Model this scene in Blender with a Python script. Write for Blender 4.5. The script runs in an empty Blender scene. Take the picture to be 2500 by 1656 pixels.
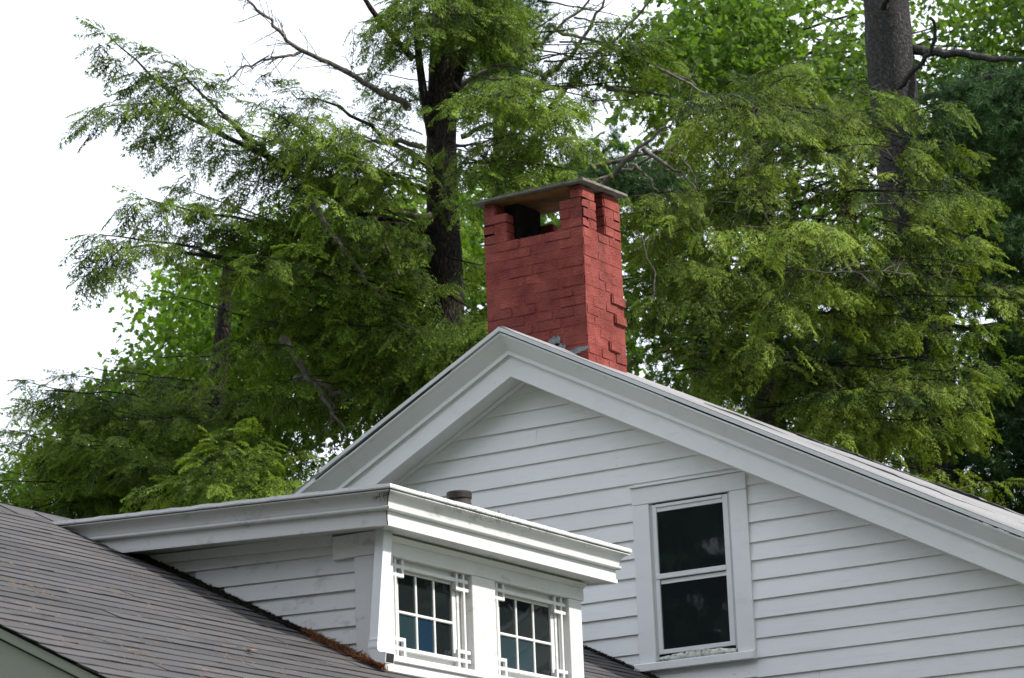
import bpy, bmesh, math, random
import numpy as np
from mathutils import Vector, Matrix

random.seed(7)
rng = np.random.default_rng(11)
R = math.radians
scene = bpy.context.scene
col = scene.collection
GZ = 1.6                      # eye height: all survey heights below are measured from the eye

# ------------------------------------------------------------------ camera
YAW, PITCH, ROLL, FPX = R(31.29), R(14.42), R(-2.233), 7500.0
fw = Vector((-math.sin(YAW) * math.cos(PITCH), math.cos(YAW) * math.cos(PITCH), math.sin(PITCH)))
r0 = Vector((math.cos(YAW), math.sin(YAW), 0))
u0 = r0.cross(fw)
rt = math.cos(ROLL) * r0 + math.sin(ROLL) * u0
up = -math.sin(ROLL) * r0 + math.cos(ROLL) * u0
cam_d = bpy.data.cameras.new('camera')
cam = bpy.data.objects.new('camera', cam_d)
col.objects.link(cam)
mw = Matrix((rt, up, -fw)).transposed().to_4x4()
mw.translation = (0, 0, GZ)
cam.matrix_world = mw
cam_d.sensor_width = 36
cam_d.lens = FPX / 2500 * 36
cam_d.clip_start = 0.5
cam_d.clip_end = 3000
cam_d.dof.use_dof = True
cam_d.dof.focus_distance = 19.0
cam_d.dof.aperture_fstop = 7.0
scene.camera = cam

# ------------------------------------------------------------------ sky and sun
SUN = Vector((0.69, 0.21, 0.69)).normalized()
w = bpy.data.worlds.new('World')
scene.world = w
w.use_nodes = True
nt = w.node_tree
nt.nodes.clear()
wo = nt.nodes.new('ShaderNodeOutputWorld')
bg = nt.nodes.new('ShaderNodeBackground')
bg.inputs[1].default_value = 0.15
sky = nt.nodes.new('ShaderNodeTexSky')
sky.sky_type = 'NISHITA'
sky.sun_disc = False
sky.sun_elevation = math.asin(SUN.z)
sky.sun_rotation = math.atan2(SUN.x, SUN.y)
sky.air_density = 1.2
sky.dust_density = 1.5
tc = nt.nodes.new('ShaderNodeTexCoord')
nz = nt.nodes.new('ShaderNodeTexNoise')
nz.inputs['Scale'].default_value = 2.6
nz.inputs['Detail'].default_value = 6
cr = nt.nodes.new('ShaderNodeValToRGB')
cr.color_ramp.elements[0].position = 0.25
cr.color_ramp.elements[0].color = (0.62, 0.62, 0.62, 1)
cr.color_ramp.elements[1].position = 0.55
cr.color_ramp.elements[1].color = (1, 1, 1, 1)
mx = nt.nodes.new('ShaderNodeMix')
mx.data_type = 'RGBA'
mx.inputs[7].default_value = (7.65, 8.15, 9.1, 1)      # bright thin cloud
nt.links.new(tc.outputs['Generated'], nz.inputs['Vector'])
nt.links.new(nz.outputs['Fac'], cr.inputs['Fac'])
nt.links.new(cr.outputs['Color'], mx.inputs[0])
nt.links.new(sky.outputs[0], mx.inputs[6])
nt.links.new(mx.outputs[2], bg.inputs[0])
nt.links.new(bg.outputs[0], wo.inputs[0])

sd = bpy.data.lights.new('sun', 'SUN')
sd.energy = 4.8
sd.angle = R(1.6)
sd.color = (1.0, 0.955, 0.88)
so = bpy.data.objects.new('sun', sd)
col.objects.link(so)
so.rotation_euler = (-SUN).to_track_quat('-Z', 'Y').to_euler()
so.location = (10, 0, 30)
scene.view_settings.view_transform = 'Standard'
scene.view_settings.look = 'None'
scene.view_settings.exposure = 0.44
scene.view_settings.gamma = 1
scene.view_settings.use_curve_mapping = False
scene.cycles.max_bounces = 6
scene.cycles.transparent_max_bounces = 6


# ------------------------------------------------------------------ materials
def mat(name, c, rough=0.6, spec=0.4):
    m = bpy.data.materials.new(name)
    m.use_nodes = True
    n = m.node_tree
    b = n.nodes['Principled BSDF']
    b.inputs['Base Color'].default_value = (*c, 1)
    b.inputs['Roughness'].default_value = rough
    b.inputs['Specular IOR Level'].default_value = spec
    return m, n, b


def N(n, t, **kw):
    x = n.nodes.new(t)
    for k, v in kw.items():
        if k in x.inputs:
            x.inputs[k].default_value = v
        else:
            setattr(x, k, v)
    return x


def ramp(n, src, stops):
    r = n.nodes.new('ShaderNodeValToRGB')
    e = r.color_ramp.elements
    while len(e) < len(stops):
        e.new(0.5)
    for i, (p, c) in enumerate(stops):
        e[i].position = p
        e[i].color = (*c, 1) if len(c) == 3 else c
    n.links.new(src, r.inputs[0])
    return r.outputs[0]


def mixc(n, fac, a, b, blend='MIX'):
    x = n.nodes.new('ShaderNodeMix')
    x.data_type = 'RGBA'
    x.blend_type = blend
    for i, v in ((0, fac), (6, a), (7, b)):
        if hasattr(v, 'is_linked'):
            n.links.new(v, x.inputs[i])
        elif isinstance(v, (int, float)):
            x.inputs[i].default_value = v
        else:
            x.inputs[i].default_value = (*v, 1)
    return x.outputs[2]


def noise(n, scale, detail=4, rough=0.55, stretch=None, coord='Object', dist=0.0):
    t = n.nodes.new('ShaderNodeTexCoord')
    v = t.outputs[coord]
    if coord == 'World':
        v = None
    if stretch:
        mp = n.nodes.new('ShaderNodeMapping')
        mp.inputs['Scale'].default_value = stretch
        n.links.new(v, mp.inputs[0])
        v = mp.outputs[0]
    x = N(n, 'ShaderNodeTexNoise', Scale=scale, Detail=detail, Roughness=rough, Distortion=dist)
    n.links.new(v, x.inputs['Vector'])
    return x.outputs['Fac']


def wnoise(n, scale, detail=4, rough=0.55, stretch=(1, 1, 1)):
    g = n.nodes.new('ShaderNodeNewGeometry')
    mp = n.nodes.new('ShaderNodeMapping')
    mp.inputs['Scale'].default_value = stretch
    n.links.new(g.outputs['Position'], mp.inputs[0])
    x = N(n, 'ShaderNodeTexNoise', Scale=scale, Detail=detail, Roughness=rough)
    n.links.new(mp.outputs[0], x.inputs['Vector'])
    return x.outputs['Fac']


def bump(n, b, h, strength=0.3, dist=0.01):
    x = N(n, 'ShaderNodeBump', Strength=strength, Distance=dist)
    n.links.new(h, x.inputs['Height'])
    n.links.new(x.outputs[0], b.inputs['Normal'])


def paint(name, c, grime, grain=(1, 1, 1), amount=0.5, rough=0.5, peel=0.0):
    """old exterior paint: tone drift, grain relief, small stains and chips"""
    m, n, b = mat(name, c, rough, 0.35)
    a = wnoise(n, 1.7, 5, 0.6)
    k = ramp(n, a, [(0.30, tuple(x * 0.93 for x in c)), (0.65, c)])
    s = wnoise(n, 9, 6, 0.7, grain)
    f = ramp(n, s, [(0.56, (0, 0, 0)), (0.80, (amount,) * 3)])
    k = mixc(n, f, k, grime)
    if peel:
        p = wnoise(n, 26, 5, 0.62, grain)
        f2 = ramp(n, p, [(0.69, (0, 0, 0)), (0.73, (peel,) * 3)])
        k = mixc(n, f2, k, (0.23, 0.21, 0.18))
    oi = n.nodes.new('ShaderNodeObjectInfo')
    v = ramp(n, oi.outputs['Random'], [(0, (0.955, 0.955, 0.955)), (1, (1, 1, 1))])
    k = mixc(n, 1.0, k, v, 'MULTIPLY')
    n.links.new(k, b.inputs['Base Color'])
    bump(n, b, wnoise(n, 22, 5, 0.6, grain), 0.22, 0.006)
    return m


M = {}
M['clap'] = paint('white_clapboard_paint', (0.78, 0.78, 0.785), (0.50, 0.50, 0.47), (0.25, 1, 2.4), 0.5, 0.5, 0.5)
M['trim'] = paint('white_trim_paint', (0.77, 0.77, 0.775), (0.50, 0.50, 0.47), (0.5, 0.5, 1), 0.45, 0.42, 0.2)
M['old'] = paint('weathered_white_paint', (0.62, 0.62, 0.615), (0.27, 0.25, 0.21), (1, 0.5, 1.6), 0.85, 0.5, 0.7)
M['lattice'] = paint('lattice_paint', (0.66, 0.66, 0.65), (0.34, 0.32, 0.29), (1, 1, 1), 0.5, 0.5, 0.5)
M['rooflip'] = paint('white_roof_coating', (0.64, 0.64, 0.64), (0.16, 0.145, 0.12), (1.6, 1.6, 3), 0.9, 0.7, 1.0)
M['alu'] = paint('painted_aluminium', (0.70, 0.71, 0.72), (0.45, 0.45, 0.45), (1, 1, 1), 0.2, 0.32)


def simple(name, c, c2, scale, rough=0.8, bs=0.4, bd=0.01, stretch=(1, 1, 1), spec=0.3, lo=0.35, hi=0.65):
    m, n, b = mat(name, c, rough, spec)
    f = wnoise(n, scale, 6, 0.65, stretch)
    n.links.new(ramp(n, f, [(lo, c), (hi, c2)]), b.inputs['Base Color'])
    bump(n, b, wnoise(n, scale * 1.7, 5, 0.6, stretch), bs, bd)
    return m


M['sage'] = paint('wing_grey_green', (0.34, 0.34, 0.31), (0.2, 0.2, 0.18), (1, 1, 1), 0.4, 0.6)  # wing walls and rake trim: darker grey-green than the white trim
M['core'] = simple('grey_board', (0.45, 0.45, 0.44), (0.55, 0.55, 0.54), 3)  # plain mid grey for wall cores and window jambs
M['dark'] = simple('dark_joint', (0.012, 0.012, 0.014), (0.02, 0.02, 0.02), 8, 0.9)
M['soot'] = simple('soot', (0.006, 0.006, 0.006), (0.016, 0.014, 0.013), 12, 0.95)
M['inside'] = simple('dark_room', (0.010, 0.012, 0.013), (0.016, 0.018, 0.02), 2, 0.9)
M['edge'] = simple('asphalt_cut_edge', (0.016, 0.016, 0.017), (0.032, 0.031, 0.032), 30, 0.95)
M['cement'] = simple('grey_cement', (0.13, 0.14, 0.155), (0.25, 0.26, 0.28), 22, 0.9, 0.8, 0.02)
M['slab'] = simple('weathered_slab', (0.085, 0.078, 0.07), (0.20, 0.185, 0.165), 16, 0.85, 0.6, 0.01)
M['rust'] = simple('rusty_sheet', (0.10, 0.055, 0.025), (0.28, 0.13, 0.035), 4, 0.8)
M['iron'] = simple('dark_rusted_iron', (0.010, 0.010, 0.010), (0.032, 0.019, 0.014), 9, 0.7, 0.4, 0.006)
M['needle'] = simple('dry_needle', (0.10, 0.038, 0.018), (0.36, 0.16, 0.07), 70, 0.8)
M['straw'] = simple('pale_dry_needle', (0.22, 0.13, 0.07), (0.36, 0.24, 0.15), 40, 0.8)
M['cloudy'] = simple('lichen_spotted_filler', (0.10, 0.105, 0.07), (0.60, 0.60, 0.55), 34, 0.9, 0.6, 0.01, lo=0.34, hi=0.56)
M['leafdry'] = simple('dry_leaf', (0.55, 0.24, 0.10), (0.62, 0.33, 0.16), 30, 0.7)
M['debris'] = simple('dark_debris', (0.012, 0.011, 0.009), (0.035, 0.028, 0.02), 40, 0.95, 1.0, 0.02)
M['grass'] = simple('lawn', (0.045, 0.075, 0.02), (0.075, 0.11, 0.035), 0.6, 0.95)
M['stone'] = simple('foundation_stone', (0.2, 0.2, 0.2), (0.3, 0.29, 0.28), 4)


def shingle_mat(name, a, bb, rough=0.85):
    m, n, b = mat(name, a, rough, 0.3)
    f = wnoise(n, 240, 3, 0.8)
    g = wnoise(n, 1.1, 5, 0.6)
    k = ramp(n, f, [(0.36, a), (0.70, bb)])
    k = mixc(n, ramp(n, g, [(0.35, (0, 0, 0)), (0.7, (0.45,) * 3)]), k, (0.085, 0.078, 0.076))
    oi = n.nodes.new('ShaderNodeObjectInfo')
    k = mixc(n, 1.0, k, ramp(n, oi.outputs['Random'], [(0, (0.78, 0.78, 0.79)), (1, (1.14, 1.13, 1.13))]), 'MULTIPLY')
    n.links.new(k, b.inputs['Base Color'])
    bump(n, b, wnoise(n, 320, 2, 0.7), 0.6, 0.004)
    return m


M['shingle'] = shingle_mat('charcoal_shingle', (0.031, 0.030, 0.031), (0.084, 0.081, 0.083))
M['greyroof'] = shingle_mat('pale_grey_shingle', (0.19, 0.188, 0.19), (0.35, 0.345, 0.345), 0.6)


def brick_mat():
    m, n, b = mat('red_painted_brick', (0.30, 0.065, 0.055), 0.7, 0.15)
    a = wnoise(n, 6, 6, 0.6)
    k = ramp(n, a, [(0.32, (0.175, 0.033, 0.027)), (0.66, (0.290, 0.072, 0.057))])
    oi = n.nodes.new('ShaderNodeObjectInfo')
    k = mixc(n, 1.0, k, ramp(n, oi.outputs['Random'], [(0, (0.86, 0.86, 0.86)), (1, (1.08, 1.06, 1.06))]), 'MULTIPLY')
    p = wnoise(n, 60, 5, 0.7)
    k = mixc(n, ramp(n, p, [(0.68, (0, 0, 0)), (0.76, (0.30,) * 3)]), k, (0.40, 0.17, 0.14))
    d = wnoise(n, 5, 6, 0.65, (1, 1, .35))
    k = mixc(n, ramp(n, d, [(0.48, (0, 0, 0)), (0.76, (0.6,) * 3)]), k, (0.10, 0.036, 0.032))
    d2 = wnoise(n, 34, 4, 0.6, (1, 1, 2.5))
    k = mixc(n, ramp(n, d2, [(0.66, (0, 0, 0)), (0.72, (0.7,) * 3)]), k, (0.10, 0.035, 0.03))
    n.links.new(k, b.inputs['Base Color'])
    v = n.nodes.new('ShaderNodeMath')
    v.operation = 'ADD'
    n.links.new(wnoise(n, 16, 6, 0.65), v.inputs[0])
    n.links.new(wnoise(n, 75, 4, 0.6), v.inputs[1])
    bump(n, b, v.outputs[0], 0.9, 0.014)
    return m


M['brick'] = brick_mat()


def glass_mat():
    m, n, b = mat('window_glass', (0.010, 0.013, 0.014), 0.03, 0.5)
    f = wnoise(n, 2.5, 3, 0.5)
    bump(n, b, f, 0.05, 0.02)
    d = wnoise(n, 60, 5, 0.75)
    n.links.new(ramp(n, d, [(0.72, (0.010, 0.013, 0.014)), (0.80, (0.10, 0.11, 0.11))]), b.inputs['Base Color'])
    return m


M['glass'] = glass_mat()
M['glassblue'] = glass_mat()
M['glassblue'].name = 'window_glass_blue'  # glass with its base colour tinted dark blue
nb = M['glassblue'].node_tree
for x in nb.nodes:
    if x.type == 'VALTORGB':
        x.color_ramp.elements[0].color = (0.010, 0.026, 0.046, 1)
M['glassteal'] = glass_mat()
M['glassteal'].name = 'window_glass_teal'  # glass with its base colour tinted dark teal
for x in M['glassteal'].node_tree.nodes:
    if x.type == 'VALTORGB':
        x.color_ramp.elements[0].color = (0.018, 0.034, 0.041, 1)


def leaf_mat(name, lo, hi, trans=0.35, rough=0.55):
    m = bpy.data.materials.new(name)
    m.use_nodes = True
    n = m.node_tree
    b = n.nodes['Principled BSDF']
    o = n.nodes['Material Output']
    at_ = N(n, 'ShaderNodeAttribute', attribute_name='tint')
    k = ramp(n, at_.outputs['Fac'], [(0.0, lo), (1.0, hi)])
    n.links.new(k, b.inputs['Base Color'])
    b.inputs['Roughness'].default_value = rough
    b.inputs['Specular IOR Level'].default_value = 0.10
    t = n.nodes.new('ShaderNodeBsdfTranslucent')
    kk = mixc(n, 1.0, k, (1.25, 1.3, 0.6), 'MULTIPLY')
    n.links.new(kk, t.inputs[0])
    x = n.nodes.new('ShaderNodeMixShader')
    x.inputs[0].default_value = trans
    n.links.new(b.outputs[0], x.inputs[1])
    n.links.new(t.outputs[0], x.inputs[2])
    n.links.new(x.outputs[0], o.inputs[0])
    return m


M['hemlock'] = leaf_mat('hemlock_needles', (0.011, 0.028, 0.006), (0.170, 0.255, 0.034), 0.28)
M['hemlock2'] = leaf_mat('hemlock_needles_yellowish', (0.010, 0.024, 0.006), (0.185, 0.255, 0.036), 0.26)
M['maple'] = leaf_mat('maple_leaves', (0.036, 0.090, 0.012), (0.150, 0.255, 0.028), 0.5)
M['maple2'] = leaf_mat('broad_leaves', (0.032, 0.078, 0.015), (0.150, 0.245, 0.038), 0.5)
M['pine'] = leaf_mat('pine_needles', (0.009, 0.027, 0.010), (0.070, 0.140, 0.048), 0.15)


def bark_mat(name, lo, hi, scale, zs):
    """plated bark: stretched cells with dark furrows, lichen flecks"""
    m, n, b = mat(name, lo, 0.95, 0.15)
    g = n.nodes.new('ShaderNodeNewGeometry')
    mp = n.nodes.new('ShaderNodeMapping')
    mp.inputs['Scale'].default_value = (1, 1, zs)
    n.links.new(g.outputs['Position'], mp.inputs[0])
    wv = N(n, 'ShaderNodeTexNoise', Scale=scale * .5, Detail=3)
    n.links.new(mp.outputs[0], wv.inputs['Vector'])
    ad = mixc(n, 0.30, mp.outputs[0], wv.outputs['Color'], 'ADD')
    vo = N(n, 'ShaderNodeTexVoronoi', Scale=scale, feature='DISTANCE_TO_EDGE')
    n.links.new(ad, vo.inputs['Vector'])
    f = wnoise(n, scale * 2.2, 6, 0.7, (1, 1, .5))
    k = ramp(n, f, [(0.3, lo), (0.72, hi)])
    cr_ = ramp(n, vo.outputs['Distance'], [(0.0, (0.45, 0.45, 0.45)), (0.13, (1, 1, 1))])
    k = mixc(n, 1.0, k, cr_, 'MULTIPLY')
    lc = ramp(n, wnoise(n, 11, 5, .7), [(0.64, (0, 0, 0)), (0.72, (0.5, 0.5, 0.5))])
    k = mixc(n, lc, k, tuple(x * 1.5 for x in hi))
    n.links.new(k, b.inputs['Base Color'])
    h = ramp(n, vo.outputs['Distance'], [(0.0, (0, 0, 0)), (0.3, (1, 1, 1))])
    bump(n, b, h, 0.9, 0.03)
    return m


M['bark'] = bark_mat('hemlock_bark', (0.022, 0.017, 0.014), (0.080, 0.066, 0.055), 22, .18)
M['pinebark'] = bark_mat('grey_pine_bark', (0.050, 0.046, 0.045), (0.165, 0.156, 0.152), 30, .20)
M['twig'] = simple('grey_brown_twig', (0.075, 0.062, 0.052), (0.19, 0.17, 0.15), 20, 0.9, 0.5, 0.02)

# ------------------------------------------------------------------ object helpers
WL = {}                        # world location of every object (parents are never rotated or scaled)


def link(o, parent, loc):
    col.objects.link(o)
    WL[o.name] = Vector(loc)
    if parent is not None:
        o.parent = parent
        o.location = Vector(loc) - WL[parent.name]
    else:
        o.location = loc
    return o


def empty(name, loc):
    o = bpy.data.objects.new(name, None)
    o.empty_display_size = 0.3
    return link(o, None, (loc[0], loc[1], loc[2] + GZ))


def tag(o, label=None, cat=None, group=None, kind=None):
    if label:
        o['label'] = label
    if cat:
        o['category'] = cat
    if group:
        o['group'] = group
    if kind:
        o['kind'] = kind
    return o


def mk(name, verts, faces, m, parent=None, bevel=0.0, smooth=False, mats=None, fm=None):
    """one mesh object; verts in survey coordinates (z from eye height)"""
    v = np.array(verts, float)
    c = (v.min(0) + v.max(0)) / 2
    me = bpy.data.meshes.new(name)
    me.from_pydata([tuple(p) for p in (v - c)], [], faces)
    me.validate()
    bm = bmesh.new()
    bm.from_mesh(me)
    if fm is None:
        bmesh.ops.recalc_face_normals(bm, faces=bm.faces)
    if bevel:
        bmesh.ops.bevel(bm, geom=bm.edges[:], offset=bevel, segments=1, affect='EDGES', clamp_overlap=True)
    bm.to_mesh(me)
    bm.free()
    for mm in (mats or [m]):
        me.materials.append(mm)
    if fm:
        for p, i in zip(me.polygons, fm):
            p.material_index = i
    if smooth:
        for p in me.polygons:
            p.use_smooth = True
    o = bpy.data.objects.new(name, me)
    return link(o, parent, (c[0], c[1], c[2] + GZ))


BF = [(0, 1, 2, 3), (7, 6, 5, 4), (0, 4, 5, 1), (1, 5, 6, 2), (2, 6, 7, 3), (3, 7, 4, 0)]


def hexa(name, p8, m, parent, bevel=0.0):
    return mk(name, p8, BF, m, parent, bevel)


def box(name, x0, x1, y0, y1, z0, z1, m, parent, bevel=0.003):
    return hexa(name, [(x0, y0, z0), (x1, y0, z0), (x1, y1, z0), (x0, y1, z0),
                       (x0, y0, z1), (x1, y0, z1), (x1, y1, z1), (x0, y1, z1)], m, parent, bevel)


def sweep(name, rings, m, parent, smooth=False, closed=True):
    """rings: list of equal-length point loops; skins them and caps the ends"""
    n = len(rings[0])
    v = [p for r in rings for p in r]
    f = []
    for i in range(len(rings) - 1):
        for j in range(n if closed else n - 1):
            k = (j + 1) % n
            f.append((i * n + j, i * n + k, (i + 1) * n + k, (i + 1) * n + j))
    if closed:
        f.append(tuple(range(n)))
        f.append(tuple((len(rings) - 1) * n + j for j in range(n)))
    return mk(name, v, f, m, parent, 0, smooth)


def tube(name, pts, rad, m, parent, sides=8, wob=0.0, smooth=True):
    P = [Vector(p) for p in pts]
    rings = []
    ref = Vector((0.31, 0.74, 0.6)).normalized()
    for i, p in enumerate(P):
        d = (P[min(i + 1, len(P) - 1)] - P[max(i - 1, 0)]).normalized()
        a = d.cross(ref).normalized()
        b = d.cross(a)
        r = rad[i]
        rings.append([tuple(p + (a * math.cos(t) + b * math.sin(t)) * r * (1 + wob * random.uniform(-1, 1)))
                      for t in (2 * math.pi * j / sides for j in range(sides))])
    return sweep(name, rings, m, parent, smooth)


# ------------------------------------------------------------------ ground
g = mk('ground', [(-400, -400, -GZ), (400, -400, -GZ), (400, 400, -GZ), (-400, 400, -GZ)], [(0, 1, 2, 3)], M['grass'])
tag(g, kind='structure')

# ================================================================== the house
house = empty('house', (-9.0, 16.0, -GZ))
tag(house, 'white clapboard house with a gable, a low dormer and a red brick chimney', 'house')
XA, ZA, MS = -10.835, 5.418, 0.522          # main ridge: x, top of roof at the ridge, slope
XE_L, XE_R = -17.0, -4.9                   # where the two eaves end


def rake_z(x, dz=0.0):
    return ZA + dz - MS * abs(x - XA)


# --- gable wall core and foundation
gw = mk('gable_wall', [(-16.4, 18.004, -GZ), (-5.4, 18.004, -GZ), (-5.4, 18.004, rake_z(-5.4, -.33)), (XA, 18.004, ZA - .33),
                       (-16.4, 18.004, rake_z(-16.4, -.33)),
                       (-16.4, 25.8, -GZ), (-5.4, 25.8, -GZ), (-5.4, 25.8, rake_z(-5.4, -.33)), (XA, 25.8, ZA - .33),
                       (-16.4, 25.8, rake_z(-16.4, -.33))],
        [(0, 1, 2, 3, 4), (9, 8, 7, 6, 5), (0, 5, 6, 1), (1, 6, 7, 2), (2, 7, 8, 3), (3, 8, 9, 4), (4, 9, 5, 0)], M['core'], house)
WX0, WX1, WZ0, WZ1 = -10.02, -9.143, 2.935, 4.20     # outer casing of the gable window
EXP = 0.1288


def board(xa, xb, zb, zt, ya, th, parent, m, slope=(0, 0), cut=True, name='clapboard'):
    """one lapped board facing -y: thick at its lower edge, feathered at the top; ends cut to the rake"""
    def xl(z):
        return max(xa, XA - (ZA - .33 - z) / MS) if cut else xa

    def xr(z):
        return min(xb, XA + (ZA - .33 - z) / MS) if cut else xb
    if xr(zb) - xl(zb) < 0.03:
        return
    zt2 = min(zt, ZA - .335) if cut else zt
    s0, s1 = slope
    y0, y1 = ya - th, ya - 0.003
    p = [(xl(zb), y0, zb + s0), (xr(zb), y0, zb + s1), (xr(zb), ya + .01, zb + s1), (xl(zb), ya + .01, zb + s0),
         (xl(zt2), y1, zt2 + s0), (xr(zt2), y1, zt2 + s1), (xr(zt2), ya + .01, zt2 + s1), (xl(zt2), ya + .01, zt2 + s0)]
    return hexa(name, p, m, parent)


k0 = 3.846 - 20 * EXP
for i in range(34):
    zb = k0 + i * EXP
    zt = zb + EXP + 0.012
    th = 0.018 + random.uniform(-.0015, .0025)
    if zb > ZA - .4:
        break
    jit = (random.uniform(-.0045, .0045), random.uniform(-.0045, .0045))
    if zt > WZ0 - .01 and zb < WZ1 - .01:
        board(-16.3, WX0 + .002, zb, zt, 18.0, th, gw, M['clap'], jit)
        board(WX1 - .002, -5.4, zb, zt, 18.0, th, gw, M['clap'], jit)
        if zb < WZ0 - .02:
            board(WX0 + .003, WX1 - .003, zb, WZ0 + .005, 18.0, th, gw, M['clap'], jit)
        if zt > WZ1 + .02:
            board(WX0 + .003, WX1 - .003, WZ1 - .003, zt, 18.0, th, gw, M['clap'], jit)
    else:
        xj = random.uniform(-12.2, -8.2)          # a butt joint in the course
        mid = jit[0] + (jit[1] - jit[0]) * (xj + 16.3) / 10.9
        board(-16.3, xj - .001, zb, zt, 18.0, th, gw, M['clap'], (jit[0], mid))
        board(xj + .001, -5.4, zb, zt, 18.0, th + .0012, gw, M['clap'], (mid + .001, jit[1]))


# --- rake trim: profile pieces extruded along both slopes, plumb mitred at the ridge
def rake_piece(name, prof, xa, xb, m, drop=0.0, smooth=False, zoff=(0, 0)):
    xs = [xa] + ([XA] if xa < XA < xb else []) + [xb]
    rings = []
    for i, x in enumerate(xs):
        t = i / max(1, len(xs) - 1)
        dz = zoff[0] * (1 - t) + zoff[1] * t
        rings.append([(x, y, rake_z(x, d + dz)) for y, d in prof])
    return sweep(name, rings, m, house, smooth)


B_prof = [(17.79, -.176), (17.81, -.176), (17.81, -.331), (17.79, -.331)]
F_prof = [(17.764, -.150), (17.80, -.150), (17.80, -.179), (17.764, -.179)]
C_prof = [(17.672, -.037), (17.80, -.037), (17.80, -.152), (17.766, -.152), (17.757, -.140), (17.690, -.064), (17.676, -.055), (17.670, -.047)]
D_prof = [(17.652, -.001), (17.80, -.001), (17.80, -.030), (17.655, -.028)]
for a, b in ((XE_L, XA), (XA, XE_R)):
    o = rake_piece('rake_board', B_prof, a, b, M['trim'])
    rake_piece('rake_fillet', F_prof, a, b, M['trim'])
    # soffit between rake board and wall, with a bed mould against the siding
    rake_piece('soffit', [(17.811, -.316), (18.03, -.316), (18.03, -.328), (17.811, -.328)], a, b, M['trim'])
    rake_piece('bed_mould', [(17.955, -.331), (17.985, -.331), (17.985, -.352), (17.972, -.352)], a, b, M['trim'])
XS_L, XS_R = -12.16, -9.56                      # butt joints in the crown moulding
rake_piece('crown_moulding', C_prof, XE_L, XS_L - .0015, M['trim'], zoff=(0, .006))
rake_piece('crown_moulding', C_prof, XS_L + .0015, XA, M['trim'])
rake_piece('crown_moulding', C_prof, XA, XS_R - .002, M['trim'])
rake_piece('crown_moulding', C_prof, XS_R + .002, XE_R, M['trim'], zoff=(-.004, 0))
XD = -12.40                                     # the metal drip edge is broken here
rake_piece('drip_edge', D_prof, XE_L, XD - .03, M['alu'], zoff=(-.012, -.014))
rake_piece('drip_edge', D_prof, XD + .015, XA, M['alu'], zoff=(.016, 0))
rake_piece('drip_edge', D_prof, XA, XE_R, M['alu'])
rake_piece('roof_underlay', [(17.70, -.030), (18.6, -.030), (18.6, -.036), (17.70, -.036)], XE_L, XA, M['dark'])
rake_piece('roof_underlay', [(17.70, -.030), (18.6, -.030), (18.6, -.036), (17.70, -.036)], XA, XE_R, M['dark'])


# --- main roof: shingle courses running back from the rake; the right slope flattens a little towards the back
def main_z(x, y):
    t = max(0.0, min(1.0, (y - 17.7) / 3.2))
    t = t * t * (3 - 2 * t)
    return rake_z(x) + (0.034 * t * max(0, x - XA) if x > XA else 0.0)


YB = 25.9
for side in (-1, 1):
    name = 'main_roof'
    nu, nv = 46, 30
    v, f = [], []
    for i in range(nu + 1):
        u_ = i / nu * ((XE_R - XA) if side > 0 else (XA - XE_L))
        x = XA + side * u_
        for j in range(nv + 1):
            y = 17.66 + (YB - 17.66) * j / nv
            z = main_z(x, y) + 0.006
            if side > 0 and 0 < j < nv:
                z += 0.006 * math.sin(x * 5.1 + y * 2.7) * math.sin(y * 1.9)
            v.append((x, y, z))
    for i in range(nu):
        for j in range(nv):
            a = i * (nv + 1) + j
            q = (a, a + 1, a + nv + 2, a + nv + 1)
            f.append(q if side < 0 else q[::-1])
    v2 = [(x, y, z - .03) for x, y, z in v]
    n1 = len(v)
    f2 = [tuple(n1 + i for i in q[::-1]) for q in f]
    rim = []
    def idx(i, j): return i * (nv + 1) + j
    loop = [idx(i, 0) for i in range(nu + 1)] + [idx(nu, j) for j in range(1, nv + 1)] + [idx(i, nv) for i in range(nu - 1, -1, -1)] + [idx(0, j) for j in range(nv - 1, 0, -1)]
    for a, b in zip(loop, loop[1:] + loop[:1]):
        rim.append((a, b, b + n1, a + n1))
    mr = mk(name, v + v2, f + f2 + rim, M['greyroof'], house, smooth=False)
    # raised laps and lifted tab edges that show as wavy dark lines along the slope
    if side > 0:
        for s_, (yy, hh) in enumerate(((18.9, .012), (20.3, .026))):
            lap = []
            for i in range(90):
                x = XA + .9 + i * .056
                yw = yy + .10 * math.sin(i * .31 + s_) + random.uniform(-.05, .05)
                h = hh * (.35 + .65 * abs(math.sin(i * .23 + s_ * 2)) * random.uniform(.5, 1.2))
                z = main_z(x, yw) + .004
                lap.append([(x, yw, z), (x, yw - .004, z + h), (x, yw + .5, z + .008), (x, yw + .5, z)])
            sweep('shingle_lap', lap, M['greyroof'], mr)
            if s_ == 1:
                ed = [[(p[0][0], p[0][1] - .006, p[0][2] - .004), (p[0][0], p[0][1] - .010, p[1][2] - .006), (p[0][0], p[0][1] - .0045, p[1][2] - .004), (p[0][0], p[0][1] - .003, p[0][2] - .004)] for p in lap]
                sweep('shingle_lap_edge', ed, M['edge'], mr)
rc = [[(XA - .10, y, ZA - .046), (XA, y, ZA + .016), (XA + .10, y, ZA - .046), (XA, y, ZA - .01)] for y in np.linspace(17.70, YB, 20)]
sweep('ridge_cap', rc, M['greyroof'], house)

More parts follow.
